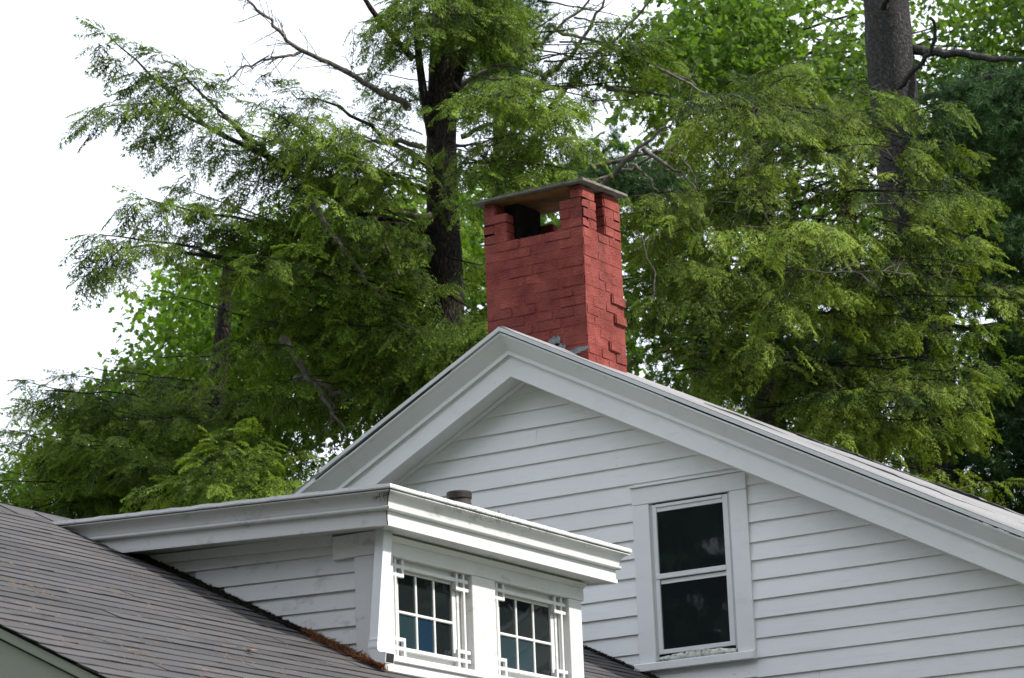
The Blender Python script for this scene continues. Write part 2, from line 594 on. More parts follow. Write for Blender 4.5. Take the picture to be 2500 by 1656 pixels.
# --- gable window
gwin = box('window', -9.90, -9.265, 18.001, 18.25, 2.99, 4.085, M['inside'], house, 0)
gw_p = gwin
CY = 17.972
box('casing', WX0, -9.892, CY, 18.002, 2.992, 4.077, M['trim'], gw_p)
box('casing', -9.273, WX1, CY, 18.002, 2.992, 4.077, M['trim'], gw_p)
box('head_casing', WX0 + .001, WX1 - .001, CY - .002, 18.002, 4.0785, 4.197, M['trim'], gw_p)
box('drip_cap', WX0 - .012, WX1 + .012, CY - .016, 18.002, 4.198, 4.212, M['trim'], gw_p)
box('sill', WX0 - .03, WX1 + .001, CY - .03, 18.01, 2.936, 2.991, M['trim'], gw_p, .005)
# reveal
for a, b in ((-9.8915, -9.874), (-9.291, -9.2735)):
    box('jamb', a, b, 17.985, 18.02, 2.995, 4.076, M['core'], gw_p, 0)
# storm frame
FY0, FY1 = 17.982, 17.9975
FX0, FX1, FZ0, FZ1 = -9.872, -9.292, 3.045, 4.066
box('storm_frame', FX0, FX0 + .032, FY0, FY1, FZ0, FZ1, M['alu'], gw_p, .002)
box('storm_frame', FX1 - .040, FX1, FY0, FY1, FZ0, FZ1, M['alu'], gw_p, .002)
box('storm_frame', FX0 + .0325, FX1 - .0405, FY0, FY1, FZ0, FZ0 + .030, M['alu'], gw_p, .002)
box('storm_frame', FX0 + .0325, FX1 - .0405, FY0 - .004, FY1, FZ1 - .022, FZ1, M['alu'], gw_p, .002)
box('storm_frame', FX0 + .0325, FX1 - .0405, FY0 + .004, FY1, FZ1 - .052, FZ1 - .0225, M['alu'], gw_p, .002)
box('meeting_rail', FX0 + .006, FX1 - .037, FY0 - .006, FY1, 3.553, 3.588, M['alu'], gw_p, .003)
box('sash_rail', FX0 + .034, FX1 - .042, 17.9955, 17.9985, 3.520, 3.548, M['clap'], gw_p, 0)
def gpane(z0, z1, y, tilt):
    x0, x1 = FX0 + .030, FX1 - .038
    mk('pane', [(x0, y, z0), (x1, y, z0), (x1, y, z1), (x0, y, z1), (x0, y + .002, z0), (x1, y + .002, z0), (x1, y + .002 + tilt, z1), (x0, y + .002 + tilt, z1)], BF, M['glass'], gw_p)
gpane(3.585, 4.02, 17.9935, 0)
gpane(3.07, 3.556, 17.9986, 0)
# lumpy lichen-spotted filler under the storm frame
rg = []
for i in range(40):
    t = i / 39
    x = -9.886 + t * .604
    h = .020 + .030 * math.sin(t * 2.5 + .25) + random.uniform(-.004, .004)
    d = .016 + .006 * math.sin(t * 9) + random.uniform(-.002, .002)
    rg.append([(x, 17.99 - d * .2 + .0 * t, 2.992), (x, 17.966 - d * .5, 2.993), (x, 17.960 - d * .35, 2.992 + h * .45), (x, 17.970, 2.992 + h), (x, 17.992, 2.992 + h * .9)])
o = sweep('sill_filler', rg, M['cloudy'], gw_p, True)
tag(o, 'lumpy white filler speckled with dark lichen under the window')

# --- chimney
chim = box('chimney', -11.41, -10.765, 18.70, 19.06, 4.3, 6.20, M['soot'], house, 0)
tag(chim, 'red painted brick chimney with open top piers under a thin slab')
CX0, CX1, CY0, CY1, CZT, CH = -11.513, -10.665, 18.60, 19.16, 6.638, 0.0735
BD = 0.100
variants = []
for vi in range(10):
    bm = bmesh.new()
    bmesh.ops.create_cube(bm, size=1.0)
    bmesh.ops.bevel(bm, geom=bm.edges[:], offset=0.06, segments=2, affect='EDGES')
    rr = random.Random(vi)
    for vv in bm.verts:
        vv.co += Vector((rr.uniform(-.012, .012), rr.uniform(-.022, .022), rr.uniform(-.04, .04)))
    me = bpy.data.meshes.new('brick')
    bm.to_mesh(me)
    bm.free()
    me.materials.append(M['brick'])
    variants.append(me)


def brick(cx, cy, cz, lx, ly, lz, out=(0, 0)):
    """bevel keeps the same size on every brick because the cube is scaled per axis only slightly unevenly"""
    o = bpy.data.objects.new('brick', random.choice(variants))
    long_y = ly > lx
    j = (random.gauss(0, .0019), random.gauss(0, .0019))
    link(o, chim, (cx + out[0] + j[0], cy + out[1] + j[1], cz + GZ))
    if long_y:
        o.scale = (ly, lx, lz)
        o.rotation_euler = (random.gauss(0, .006), random.gauss(0, .008), math.pi / 2 + random.gauss(0, .010))
    else:
        o.scale = (lx, ly, lz)
        o.rotation_euler = (random.gauss(0, .006), random.gauss(0, .008), random.gauss(0, .010))
    return o


J = 0.004


def run(a, b, n, seed):
    """split the length a..b into n uneven bricks"""
    rr = random.Random(seed)
    ws = [1 + rr.uniform(-.16, .16) for _ in range(n)]
    s = sum(ws)
    e = [a]
    for x in ws:
        e.append(e[-1] + (b - a) * x / s)
    return list(zip(e[:-1], e[1:]))


NC = 22
for c in range(NC):                      # c counts down from the top
    zc = CZT - CH * (c + .5)
    odd = c % 2 == 0                     # the top course shows headers on the front
    hz = CH - .0035
    lx_full = [(CX0, CX1)] if not odd else [(CX0 + BD, CX1 - BD)]
    for face, yc in (('f', CY0 + BD / 2), ('b', CY1 - BD / 2)):
        a, b = lx_full[0]
        for s, e in run(a, b, 3 if odd else 4, c * 7 + (face == 'b')):
            if c < 4:
                # openings in the upper courses, front and back
                lo, hi = (CX0 + .205, CX1 - .195) if face == 'f' else (CX0 + .33, CX1 - .20)
                if c == 0:
                    lo, hi = CX0 + .10, CX1 - .10
                s2, e2 = s, e
                if s2 < lo < e2:
                    if lo - s2 > .012:
                        brick((s2 + lo) / 2, yc, zc, lo - s2 - J, BD, hz)
                    s2 = lo
                if s2 < hi < e2:
                    if e2 - hi > .012:
                        brick((hi + e2) / 2, yc, zc, e2 - hi - J, BD, hz)
                    continue
                if lo <= (s2 + e2) / 2 <= hi:
                    continue
                s, e = s2, e2
            out = (0, random.choice([0, 0, 0, -.002, .001]))
            if e - s > .012:
                brick((s + e) / 2, yc, zc, e - s - J, BD, hz, out)
    a, b = (CY0, CY1) if odd else (CY0 + BD, CY1 - BD)
    for face, xc in (('r', CX1 - BD / 2), ('l', CX0 + BD / 2)):
        segs = run(a, b, 3 if odd else 2, c * 13 + (face == 'l'))
        if c < 4 and face == 'r':
            segs = [(a, CY0 + .208), (CY0 + .322, b)] if c != 0 else [(a, CY0 + .200), (CY0 + .315, b)]
        for s, e in segs:
            out = (random.choice([0, 0, .002, -.001]), 0)
            if face == 'r' and c in (10, 12, 15) and e > b - .02:
                out = (.018, .004)            # a few bricks stand proud at the rear corner
            brick(xc, (s + e) / 2, zc, BD, e - s - J, hz, out)
# mortar core set back behind the brick faces
for (x0, x1, y0, y1, zt) in ((CX0 + .0024, CX1 - .0024, CY0 + .0027, CY0 + .09, CZT - 4 * CH - .004), (CX0 + .0024, CX1 - .0024, CY1 - .09, CY1 - .0027, CZT - 4 * CH - .004),
                             (CX0 + .0026, CX0 + .09, CY0 + .0029, CY1 - .0029, CZT - .03), (CX1 - .09, CX1 - .0026, CY0 + .0029, CY1 - .0029, CZT - 4 * CH - .004)):
    box('mortar_bed', x0, x1, y0, y1, 4.3, zt, M['brick'], chim, 0)
for (x0, x1, y0, y1) in ((CX0 + .0026, CX0 + .09, CY0 + .0027, CY0 + .09), (CX1 - .09, CX1 - .0026, CY0 + .0027, CY0 + .19), (CX1 - .09, CX1 - .0026, CY0 + .335, CY1 - .008),
                         (CX0 + .0026, CX0 + .31, CY1 - .09, CY1 - .0029), (CX1 - .19, CX1 - .0026, CY1 - .09, CY1 - .0029), (CX1 - .185, CX1 - .0026, CY0 + .0027, CY0 + .09), (CX0 + .0026, CX0 + .19, CY0 + .0027, CY0 + .09)):
    box('mortar_bed', x0, x1, y0, y1, CZT - 4 * CH - .002, CZT - CH - .004, M['brick'], chim, 0)
box('flue_liner', CX0 + .101, CX0 + .22, CY0 + .14, CY1 - .101, 5.9, CZT + .03, M['soot'], chim, 0)
box('flue_stub', CX0 + .221, CX0 + .29, CY0 + .22, CY1 - .102, 5.9, CZT - 2.6 * CH, M['soot'], chim, .01)
# bedding mortar on the pier tops
for x0, x1, y0, y1, h in ((CX0 + .005, CX0 + .095, CY0 + .004, CY0 + .10, .022), (CX1 - .115, CX1 - .006, CY0 + .006, CY0 + .19, .022), (CX1 - .095, CX1 - .006, CY0 + .33, CY1 - .02, .040), (CX0 + .0024, CX0 + .1, CY1 - .2, CY1 - .01, .036)):
    box('bedding_mortar', x0, x1, y0, y1, CZT - .004, CZT + h, M['brick'], chim, .008)
# cap slab, with a rough front edge
ring = []
for i in range(26):
    t = i / 25
    x = -11.562 + t * .952
    q = random.uniform(-.004, .004)
    zf, zb2 = 6.662 + .004 * t, 6.690 + .004 * t
    ring.append([(x, 18.540 + q, zf + q * .3), (x, 19.195, zb2), (x, 19.195, zb2 + .018), (x, 18.537 + q, zf + .019 + q * .5)])
sweep('cap_slab', ring, M['slab'], chim)
rgs = []
for i in range(2):
    x = (CX0 + .02, CX1 - .12)[i]
    rgs.append([(x, 18.60, 6.6635 - .004), (x, 19.15, 6.687 - .004), (x, 19.15, 6.6875), (x, 18.60, 6.6625)])
sweep('cap_underside_sheet', rgs, M['rust'], chim)


def blob(name, cx, cy, cz, sx, sy, sz, m, parent, seed, sub=3):
    bm = bmesh.new()
    bmesh.ops.create_icosphere(bm, subdivisions=sub, radius=1)
    rr = random.Random(seed)
    ph = [rr.uniform(0, 6) for _ in range(6)]
    for vv in bm.verts:
        p = vv.co
        k = 1 + .16 * math.sin(3 * p.x + ph[0]) * math.sin(4 * p.z + ph[1]) + .12 * math.sin(7 * p.x + ph[2] + 3 * p.z) + .09 * math.sin(13 * p.z + ph[3] + 9 * p.x)
        vv.co = Vector((p.x * sx * k, p.y * sy * k, p.z * sz * k))
    me = bpy.data.meshes.new(name)
    bm.to_mesh(me)
    bm.free()
    me.materials.append(m)
    for p in me.polygons:
        p.use_smooth = True
    return link(bpy.data.objects.new(name, me), parent, (cx, cy, cz + GZ))


for k_, (x, z, sx, sz, sl) in enumerate(((-10.945, 5.50, .045, .060, 0), (-10.905, 5.46, .045, .04, 0), (-10.755, 5.418, .10, .026, .16))):
    rr = random.Random(k_ + 5)
    n_ = 34
    out = []
    for i in range(n_):
        t = 2 * math.pi * i / n_
        q = 1 + rr.uniform(-.24, .2) + .15 * math.sin(3 * t + k_)
        dx_ = sx * q * math.cos(t)
        out.append((x + dx_, z + sz * q * math.sin(t) + sl * dx_))
    o = mk('mortar_patch', [(a_, 18.5955, c_) for a_, c_ in out] + [(a_ * .92 + x * .08, 18.602, c_ * .92 + z * .08) for a_, c_ in out],
           [tuple(range(n_))] + [(i, (i + 1) % n_, n_ + (i + 1) % n_, n_ + i) for i in range(n_)], M['cement'], chim)
    if k_ == 0:
        tag(o, 'grey cement smear on the chimney foot')
# ================================================================== wing with the dark roof
RX, RZ, WM = -10.92, 3.382, 0.5             # wing ridge and slope
RA = -2.08                                  # roof plane z = RA - .5 x
YW0, YW1 = 9.54, 17.99
ww = mk('wing_wall', [(-14.9, 9.78, -GZ), (-6.9, 9.78, -GZ), (-6.9, 9.78, 1.22), (RX, 9.78, RZ - .16), (-14.9, 9.78, 1.24),
                      (-14.9, 17.98, -GZ), (-6.9, 17.98, -GZ), (-6.9, 17.98, 1.22), (RX, 17.98, RZ - .16), (-14.9, 17.98, 1.24)],
        [(0, 1, 2, 3, 4), (9, 8, 7, 6, 5), (0, 5, 6, 1), (1, 6, 7, 2), (2, 7, 8, 3), (3, 8, 9, 4), (4, 9, 5, 0)], M['sage'], house)


def wing_strip(name, y0, y1, d0, d1, m, xa=-15.3, xb=-6.5):
    for a, b in ((xa, RX), (RX, xb)):
        sweep(name, [[(x, y0, RZ - WM * abs(x - RX) + d0), (x, y1, RZ - WM * abs(x - RX) + d0), (x, y1, RZ - WM * abs(x - RX) + d1), (x, y0, RZ - WM * abs(x - RX) + d1)] for x in (a, b)], m, house)


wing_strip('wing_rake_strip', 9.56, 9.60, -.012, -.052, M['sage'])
wing_strip('wing_rake_gap', 9.575, 9.65, -.052, -.064, M['dark'])
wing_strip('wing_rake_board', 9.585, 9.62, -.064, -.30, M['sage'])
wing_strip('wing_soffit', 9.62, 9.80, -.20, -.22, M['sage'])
# deck
wr = mk('wing_roof', [(RX, YW0 + .02, RZ - .012), (-6.4, YW0 + .02, RZ - .012 - WM * (RX + 6.4) * -1), (-6.4, YW1, RZ - .012 + WM * (RX + 6.4)), (RX, YW1, RZ - .012),
                      (-15.4, YW0 + .02, RZ - .012 - WM * 4.48), (-15.4, YW1, RZ - .012 - WM * 4.48)],
        [(0, 1, 2, 3), (0, 3, 5, 4)], M['edge'], house)
tag(wr, 'charcoal shingle roof scattered with brown needles')
# individual shingles on the visible slope
tx = 0.1005                                  # horizontal run of one exposure
ca, sa = math.cos(math.atan(WM)), math.sin(math.atan(WM))
sh_var = []
SL, SD = 1.06, 0.235
for vi in range(8):
    rr = random.Random(50 + vi)
    nseg = 4
    v, f, fm = [], [], []
    for i in range(nseg + 1):
        y = -SL / 2 + SL * i / nseg
        w_ = rr.uniform(-.006, .006)
        l_ = max(0, rr.uniform(-.002, .0035))
        # local frame: +x downslope, z normal
        v += [(SD / 2 + w_, y, .0046 + l_), (SD / 2 + w_, y, .0002 + l_), (-SD / 2, y, .0015), (-SD / 2, y, .0005)]
    for i in range(nseg):
        a, b = i * 4, i * 4 + 4
        f += [(a, a + 2, b + 2, b), (a + 1, a, b, b + 1), (a + 3, a + 1, b + 1, b + 3)]
        fm += [0, 1, 1]
    f += [(0, 1, 3, 2), (nseg * 4, nseg * 4 + 2, nseg * 4 + 3, nseg * 4 + 1)]
    fm += [1, 1]
    me = bpy.data.meshes.new('shingle')
    me.from_pydata(v, [], f)
    me.materials.append(M['shingle'])
    me.materials.append(M['edge'])
    for p, i in zip(me.polygons, fm):
        p.material_index = i
    sh_var.append(me)
DX, DY0, DY1 = -8.75, 13.0, 15.046          # dormer front plane and its two sides
ns = 0
for c in range(36):
    xe = RX + tx * (c + 1) + random.uniform(-.006, .006)   # butt edge of this course
    yoff = (c * .353) % SL + random.uniform(-.02, .02)
    y = YW0 + SL / 2 - yoff
    while y - SL / 2 < YW1:
        y0c, y1c = max(y - SL / 2, YW0), min(y + SL / 2, YW1)
        if y1c - y0c > .08 and not (y0c > DY0 + .1 and y1c < DY1 - .1 and xe < DX) and not (y0c > 15.1 and xe > -9.2 and False):
            o = bpy.data.objects.new('shingle', random.choice(sh_var))
            # centre of the shingle, half its depth upslope of the butt
            xc = xe - SD / 2 * ca
            zc = RZ - WM * (xc - RX) + .0025
            link(o, wr, (xc, (y0c + y1c) / 2, zc + GZ))
            o.scale = (1, (y1c - y0c - .004) / SL, 1)
            o.rotation_euler = (random.gauss(0, .0007), math.atan(WM) - .022, random.gauss(0, .0022))
            ns += 1
        y += SL
# ridge cap shingles on the wing
for i in range(28):
    y = YW0 + .15 + i * .30
    rgs = []
    for yy, h in ((y - .16, .0105), (y + .17, .003)):
        rgs.append([(RX - .13, yy, RZ - .062 + h), (RX, yy, RZ + .004 + h), (RX + .14, yy, RZ - .066 + h), (RX + .138, yy, RZ - .074 + h), (RX, yy, RZ - .004 + h), (RX - .13, yy, RZ - .07 + h)])
    sweep('ridge_shingle', rgs, M['shingle'], wr)

# ================================================================== dormer
DS = 0.045                                  # fall of the dormer roof towards its front


def dz_(x):
    return -DS * (x - (DX + .2))


dw = box('dormer_wall', -10.9, DX - .10, DY0 + .02, DY1 - .02, 2.0, 3.10, M['core'], house, 0)
# side clapboards (two sides; the near one shows)
levels = [2.367, 2.459, 2.552, 2.646, 2.740, 2.834, 2.937]
for i, zb in enumerate(levels):
    zt = (levels[i + 1] if i < 6 else 3.02) + .012
    xr_ = -8.904 if zb < 2.9 else -9.02
    xl_ = -(zb - RA) / .5 - .12
    s0, s1 = -.028 * (xl_ + 8.9), -.028 * (xr_ + 8.9)
    board(xl_, xr_, zb, zt, DY0 + .012, .016 + random.uniform(-.002, .003), dw, M['old'], (s0, s1), False)
box('corner_board', -8.902, DX + .004, DY0 - .018, DY0 + .03, 2.2, 2.905, M['old'], dw)
box('frieze_block', -9.035, DX + .006, DY0 - .021, DY0 + .03, 2.906, 3.03, M['old'], dw)
hexa('side_frieze', [(-10.6, DY0 - .012, 3.055), (-9.04, DY0 - .012, 2.985), (-9.04, DY0 + .03, 2.985), (-10.6, DY0 + .03, 3.055),
                     (-10.6, DY0 - .012, 3.10), (-9.04, DY0 - .012, 3.05), (-9.04, DY0 + .03, 3.05), (-10.6, DY0 + .03, 3.10)], M['old'], dw, .002)
# far side wall
box('far_side_wall', -10.9, DX - .005, DY1 - .03, DY1 - .004, 2.1, 3.03, M['old'], dw, 0)
# front boards
W1 = (13.122, 13.884)
W2 = (14.119, 14.908)
ZS, ZH = 2.388, 2.911
T = .10
box('front_stile', DX - T, DX, DY0 + .0305, W1[0], ZS, ZH, M['old'], dw)
box('front_mullion', DX - T, DX, W1[1], W2[0], ZS, ZH, M['old'], dw)
box('front_stile', DX - T, DX, W2[1], DY1, ZS, ZH, M['old'], dw)
box('frieze_board', DX - T, DX + .004, DY0 + .031, DY1 + .025, ZH + .0005, 3.03, M['old'], dw)
box('sill_board', DX - T, DX + .022, DY0 - .005, DY1 + .01, ZS - .036, ZS - .0005, M['old'], dw, .004)
# bed mould under the soffit
sweep('bed_mould', [[(DX + .004, y, 2.985), (DX + .012, y, 2.985), (DX + .034, y, 3.008), (DX + .004, y, 3.008)] for y in (DY0 + .02, DY1 + .02)], M['old'], dw)
# apron flashing with a ragged lower edge
rg = []
for i in range(60):
    y = DY0 + .03 + i * (DY1 - DY0 - .03) / 59
    e = .016 * math.sin(i * .5) + random.uniform(-.008, .008)
    zr = RA - .5 * (DX + .16 + e) + .012
    rg.append([(DX - .02, y, ZS - .037), (DX + .006, y, ZS - .037), (DX + .012, y, ZS - .10), (DX + .16 + e, y, zr + .004), (DX + .16 + e, y, zr), (DX - .02, y, 2.2)])
o = sweep('apron_flashing', rg, M['old'], dw)


def dormer_window(y0, y1, glassmats):
    win = box('dormer_window', DX - .26, DX - .075, y0 + .01, y1 - .01, ZS - .02, ZH + .01, M['inside'], house, 0)
    gx = DX - .060
    # outer frame and sash around 3 x 2 panes
    pm = .122
    ya, yb = y0 + pm, y1 - pm
    za, zb = ZS + .052, ZH - .062
    box('frame', gx - .012, gx + .012, y0, ya - .036, ZS, ZH, M['old'], win, 0)
    box('frame', gx - .012, gx + .012, yb + .036, y1, ZS, ZH, M['old'], win, 0)
    box('frame', gx - .012, gx + .012, ya - .0355, yb + .0355, zb + .036, ZH, M['old'], win, 0)
    box('frame', gx - .012, gx + .012, ya - .0355, yb + .0355, ZS, za - .036, M['old'], win, 0)
    box('sash_stile', gx - .01, gx + .006, ya - .035, ya, za - .0355, zb + .0355, M['lattice'], win)
    box('sash_stile', gx - .01, gx + .006, yb, yb + .035, za - .0355, zb + .0355, M['lattice'], win)
    box('sash_rail', gx - .01, gx + .006, ya + .0005, yb - .0005, zb, zb + .035, M['lattice'], win)
    box('sash_rail', gx - .01, gx + .006, ya + .0005, yb - .0005, za - .035, za, M['lattice'], win)
    zm = za + (zb - za) * .49
    py = [ya + (yb - ya) * k / 3 for k in range(4)]
    for k in (1, 2):
        box('muntin', gx - .008, gx + .004, py[k] - .008, py[k] + .008, za + .0005, zb - .0005, M['lattice'], win, .003)
    box('muntin', gx - .0075, gx + .0055, ya + .0005, yb - .0005, zm - .0075, zm + .0075, M['lattice'], win, .003)
    for k in range(3):
        for r_, (p, q) in enumerate(((za, zm - .007), (zm + .007, zb))):
            t1, t2 = random.uniform(-.0012, .0012), random.uniform(-.0012, .0012)
            a, b = py[k] + .001, py[k + 1] - .001
            gx2 = gx - .005
            mk('pane', [(gx2 + t1, a, p), (gx2 + t1 + t2, b, p), (gx2 - t1 + t2, b, q), (gx2 - t1, a, q),
                        (gx2 + t1 - .003, a, p), (gx2 + t1 + t2 - .003, b, p), (gx2 - t1 + t2 - .003, b, q), (gx2 - t1 - .003, a, q)], BF, glassmats[r_ * 3 + k], win)
    # decorative lattice set just inside the reveal
    lx0, lx1 = DX - .040, DX - .022
    bw = .010
    zl = [ZH - .040, ZH - .086]              # long and short top bars
    zs = [ZS + .050, ZS + .098]
    yl = [y0 + .050, y0 + .120]
    yr = [y1 - .050, y1 - .120]
    box('lattice_bar', lx0, lx1, y0, y1, zl[0] - bw, zl[0] + bw, M['lattice'], win, .002)
    box('lattice_bar', lx0, lx1, y0, y1, zs[0] - bw, zs[0] + bw, M['lattice'], win, .002)
    for yc in (yl, yr):
        box('lattice_bar', lx0 + .001, lx1 + .001, yc[0] - bw * .9, yc[0] + bw * .9, ZS, ZH, M['lattice'], win, .002)
        for za_, zb_ in ((zl[1] - bw, ZH), (ZS, zs[1] + bw)):
            box('lattice_bar', lx0 + .001, lx1 + .001, yc[1] - bw, yc[1] + bw, za_, zb_, M['lattice'], win, .002)
        e0, e1 = (y0, yc[1] - bw + .001) if yc is yl else (yc[1] + bw - .001, y1)
        for zc in (zl[1], zs[1]):
            box('lattice_bar', lx0, lx1, e0, e1, zc - bw, zc + bw, M['lattice'], win, .002)
    return win


G, GB, GT = M['glass'], M['glassblue'], M['glassteal']
w1 = dormer_window(*W1, [GT, GB, G, G, G, G])
w2 = dormer_window(*W2, [GT, GT, G, G, G, G])

# cornice: profile pieces carried round near side, front and far side with mitres
def cornice(name, prof, m, smooth=False, wav=0.0):
    def rg(kind, x=None, t=0):
        out = []
        for o_, z in prof:
            if kind == 'nl':
                out.append((x, DY0 - o_, z + dz_(x)))
            elif kind == 'c1':
                out.append((DX + o_, DY0 - o_, z))
            elif kind == 'fr':
                out.append((DX + o_, x, z))
            elif kind == 'c2':
                out.append((DX + o_, DY1 + o_, z))
            else:
                out.append((x, DY1 + o_, z + dz_(x)))
        if wav:
            a, b = random.uniform(-wav, wav), random.uniform(-wav, wav)
            out = [(p[0] + a * .5, p[1] + a * .5, p[2] + (b if k >= len(out) // 2 else b * .4)) for k, p in enumerate(out)]
        return out
    st = 36 if wav else 2
    rings = [rg('nl', x) for x in np.linspace(-10.9, DX - .02, st)]
    rings.append(rg('c1'))
    if wav:
        rings += [rg('fr', y) for y in np.linspace(DY0 + .02, DY1 - .02, 40)]
    rings.append(rg('c2'))
    rings += [rg('fl', x) for x in np.linspace(DX - .02, -10.6, 8 if wav else 2)]
    return sweep(name, rings, m, house, smooth)


cornice('cornice_soffit', [(-.02, 3.022), (.150, 3.022), (.150, 3.034), (-.02, 3.034)], M['old'])
cornice('cornice_lip', [(.128, 3.014), (.157, 3.014), (.157, 3.0355), (.128, 3.0355)], M['old'])
cornice('cornice_fascia', [(.10, 3.036), (.150, 3.036), (.150, 3.092), (.10, 3.092)], M['old'])
bd = [(.10, 3.0925)] + [(.163 + .0145 * math.cos(t), 3.1045 + .012 * math.sin(t)) for t in np.linspace(-1.5, 1.5, 9)] + [(.10, 3.1165)]
cornice('cornice_bead', bd, M['old'])
cornice('cornice_crown', [(.10, 3.117), (.166, 3.117), (.168, 3.132), (.172, 3.145), (.180, 3.159), (.192, 3.171), (.207, 3.178), (.214, 3.180), (.214, 3.186), (.10, 3.186)], M['old'])
cornice('cornice_gap', [(.10, 3.1862), (.206, 3.1862), (.206, 3.1908), (.10, 3.1908)], M['dark'])
cornice('roof_edge', [(.10, 3.191), (.222, 3.191), (.225, 3.197), (.222, 3.214), (.10, 3.2155)], M['rooflip'], wav=.0022)
seam = [(.158, 3.014), (.158, 3.036), (.151, 3.037), (.151, 3.091), (.176, 3.098), (.179, 3.105), (.167, 3.117), (.173, 3.145), (.193, 3.171), (.215, 3.180), (.215, 3.187)]
sweep('corner_seam', [[(DX + o_ + .0012 + e * .0022, DY0 - o_ - .0012 + e * .0022 + f_, z) for e, f_ in ((-1, 0), (1, 0), (0, .004))] for o_, z in seam], M['dark'], house)
dr = mk('dormer_roof', [(DX + .218, DY0 - .218, 3.212), (DX + .218, DY1 + .218, 3.212), (-10.9, DY1 + .218, 3.212 + dz_(-10.9)), (-10.9, DY0 - .218, 3.212 + dz_(-10.9)),
                        (DX + .1, DY0 - .1, 3.19), (DX + .1, DY1 + .1, 3.19), (-10.9, DY1 + .1, 3.19 + dz_(-10.9)), (-10.9, DY0 - .1, 3.19 + dz_(-10.9))], BF, M['rooflip'], house)

# vent pipe standing on the dormer roof
vp_x, vp_y = -9.142, 14.4
vp = tube('vent_pipe', [(vp_x, vp_y, 3.2), (vp_x, vp_y, 3.468)], [.066, .066], M['iron'], house, 28)
tag(vp, 'short rusty iron vent pipe behind the dormer eave')
cr_ = []
for z, r_ in ((3.461, .0665), (3.463, .072), (3.493, .073), (3.501, .070), (3.502, .056), (3.453, .054)):
    cr_.append([(vp_x + r_ * math.cos(t), vp_y + r_ * math.sin(t), z) for t in np.linspace(0, 2 * math.pi, 28, endpoint=False)])
sweep('collar', cr_, M['iron'], vp, False)


# downspout at the dormer corner: ribbed sheet metal, kicked out at the bottom
def dsp(yc, z, sx=.052, sy=.078, x0=DX + .003):
    p = []
    for k in range(9):                           # ribbed front
        y = yc - sy / 2 + sy * k / 8
        p.append((x0 + sx - (.006 if k % 2 else 0), y, z))
    return p + [(x0, yc + sy / 2, z), (x0, yc - sy / 2, z)]


dn = sweep('downspout', [dsp(13.002, 3.03), dsp(12.916, 2.445)], M['alu'], house)
for z, yc in ((2.440, 12.914), (2.404, 12.910)):
    sweep('strap', [dsp(yc, z + h, .060, .090, DX - .001) for h in (-.004, .004)], M['alu'], dn)
sweep('sleeve', [dsp(12.913, 2.446, .056, .084, DX + .001), dsp(12.908, 2.396, .056, .084, DX + .001)], M['alu'], dn)
el = []
ex, ez, er, hw, hy, ey = DX + .031, 2.398, .050, .027, .040, 12.9075
for k in range(10):
    t = min(k / 7, 1) * R(82)
    run_ = max(0, k - 7) * .016
    cx_ = ex + er * (1 - math.cos(t)) + run_ * math.sin(t)
    cz_ = ez - er * math.sin(t) - run_ * math.cos(t)
    nx_, nz_ = math.cos(t), math.sin(t)          # across the pipe, in the plane of the bend
    q = .0015 if k % 2 else 0                    # crimped folds
    el.append([(cx_ + nx_ * (hw - q), ey - hy, cz_ + nz_ * (hw - q)), (cx_ + nx_ * (hw - q), ey + hy, cz_ + nz_ * (hw - q)),
               (cx_ - nx_ * (hw + q), ey + hy, cz_ - nz_ * (hw + q)), (cx_ - nx_ * (hw + q), ey - hy, cz_ - nz_ * (hw + q))])
elb = sweep('elbow', el, M['alu'], dn)
e_ = np.array(el[-1])
c_ = e_.mean(0)
d_ = np.array([math.sin(R(82)), 0, -math.cos(R(82))])
inn = c_ + (e_ - c_) * .86
mk('dark_end_plate', [tuple(p + d_ * .0012) for p in inn] + [tuple(p - d_ * .004) for p in inn], BF, M['dark'], dn)  # dark plate over the elbow's end, standing in for the shade inside


# ================================================================== litter on the roofs
def roofz(x):
    return RA - .5 * x + .012


def sticks(name, P, D, L, wd, m, label, seg=1):
    """many tiny dry needles as thin crossed slivers"""
    n = len(P)
    P, D = np.array(P), np.array(D)
    D /= np.linalg.norm(D, axis=1)[:, None]
    rnd = rng.normal(size=(n, 3))
    S = np.cross(D, rnd)
    S /= np.linalg.norm(S, axis=1)[:, None]
    T_ = np.cross(D, S)
    L = np.broadcast_to(np.array(L, float), (n,))[:, None]
    a, b = P - D * L / 2, P + D * L / 2
    v = np.stack([a - S * wd, a + S * wd * .5 + T_ * wd, b, a + S * wd * .5 - T_ * wd], 1).reshape(-1, 3)
    f = []
    for i in range(n):
        k = i * 4
        f += [(k, k + 1, k + 2), (k + 1, k + 3, k + 2), (k + 3, k, k + 2)]
    o = mk(name, v, f, m, None, fm=[0] * len(f))
    tag(o, label, 'litter', kind='stuff')
    return o


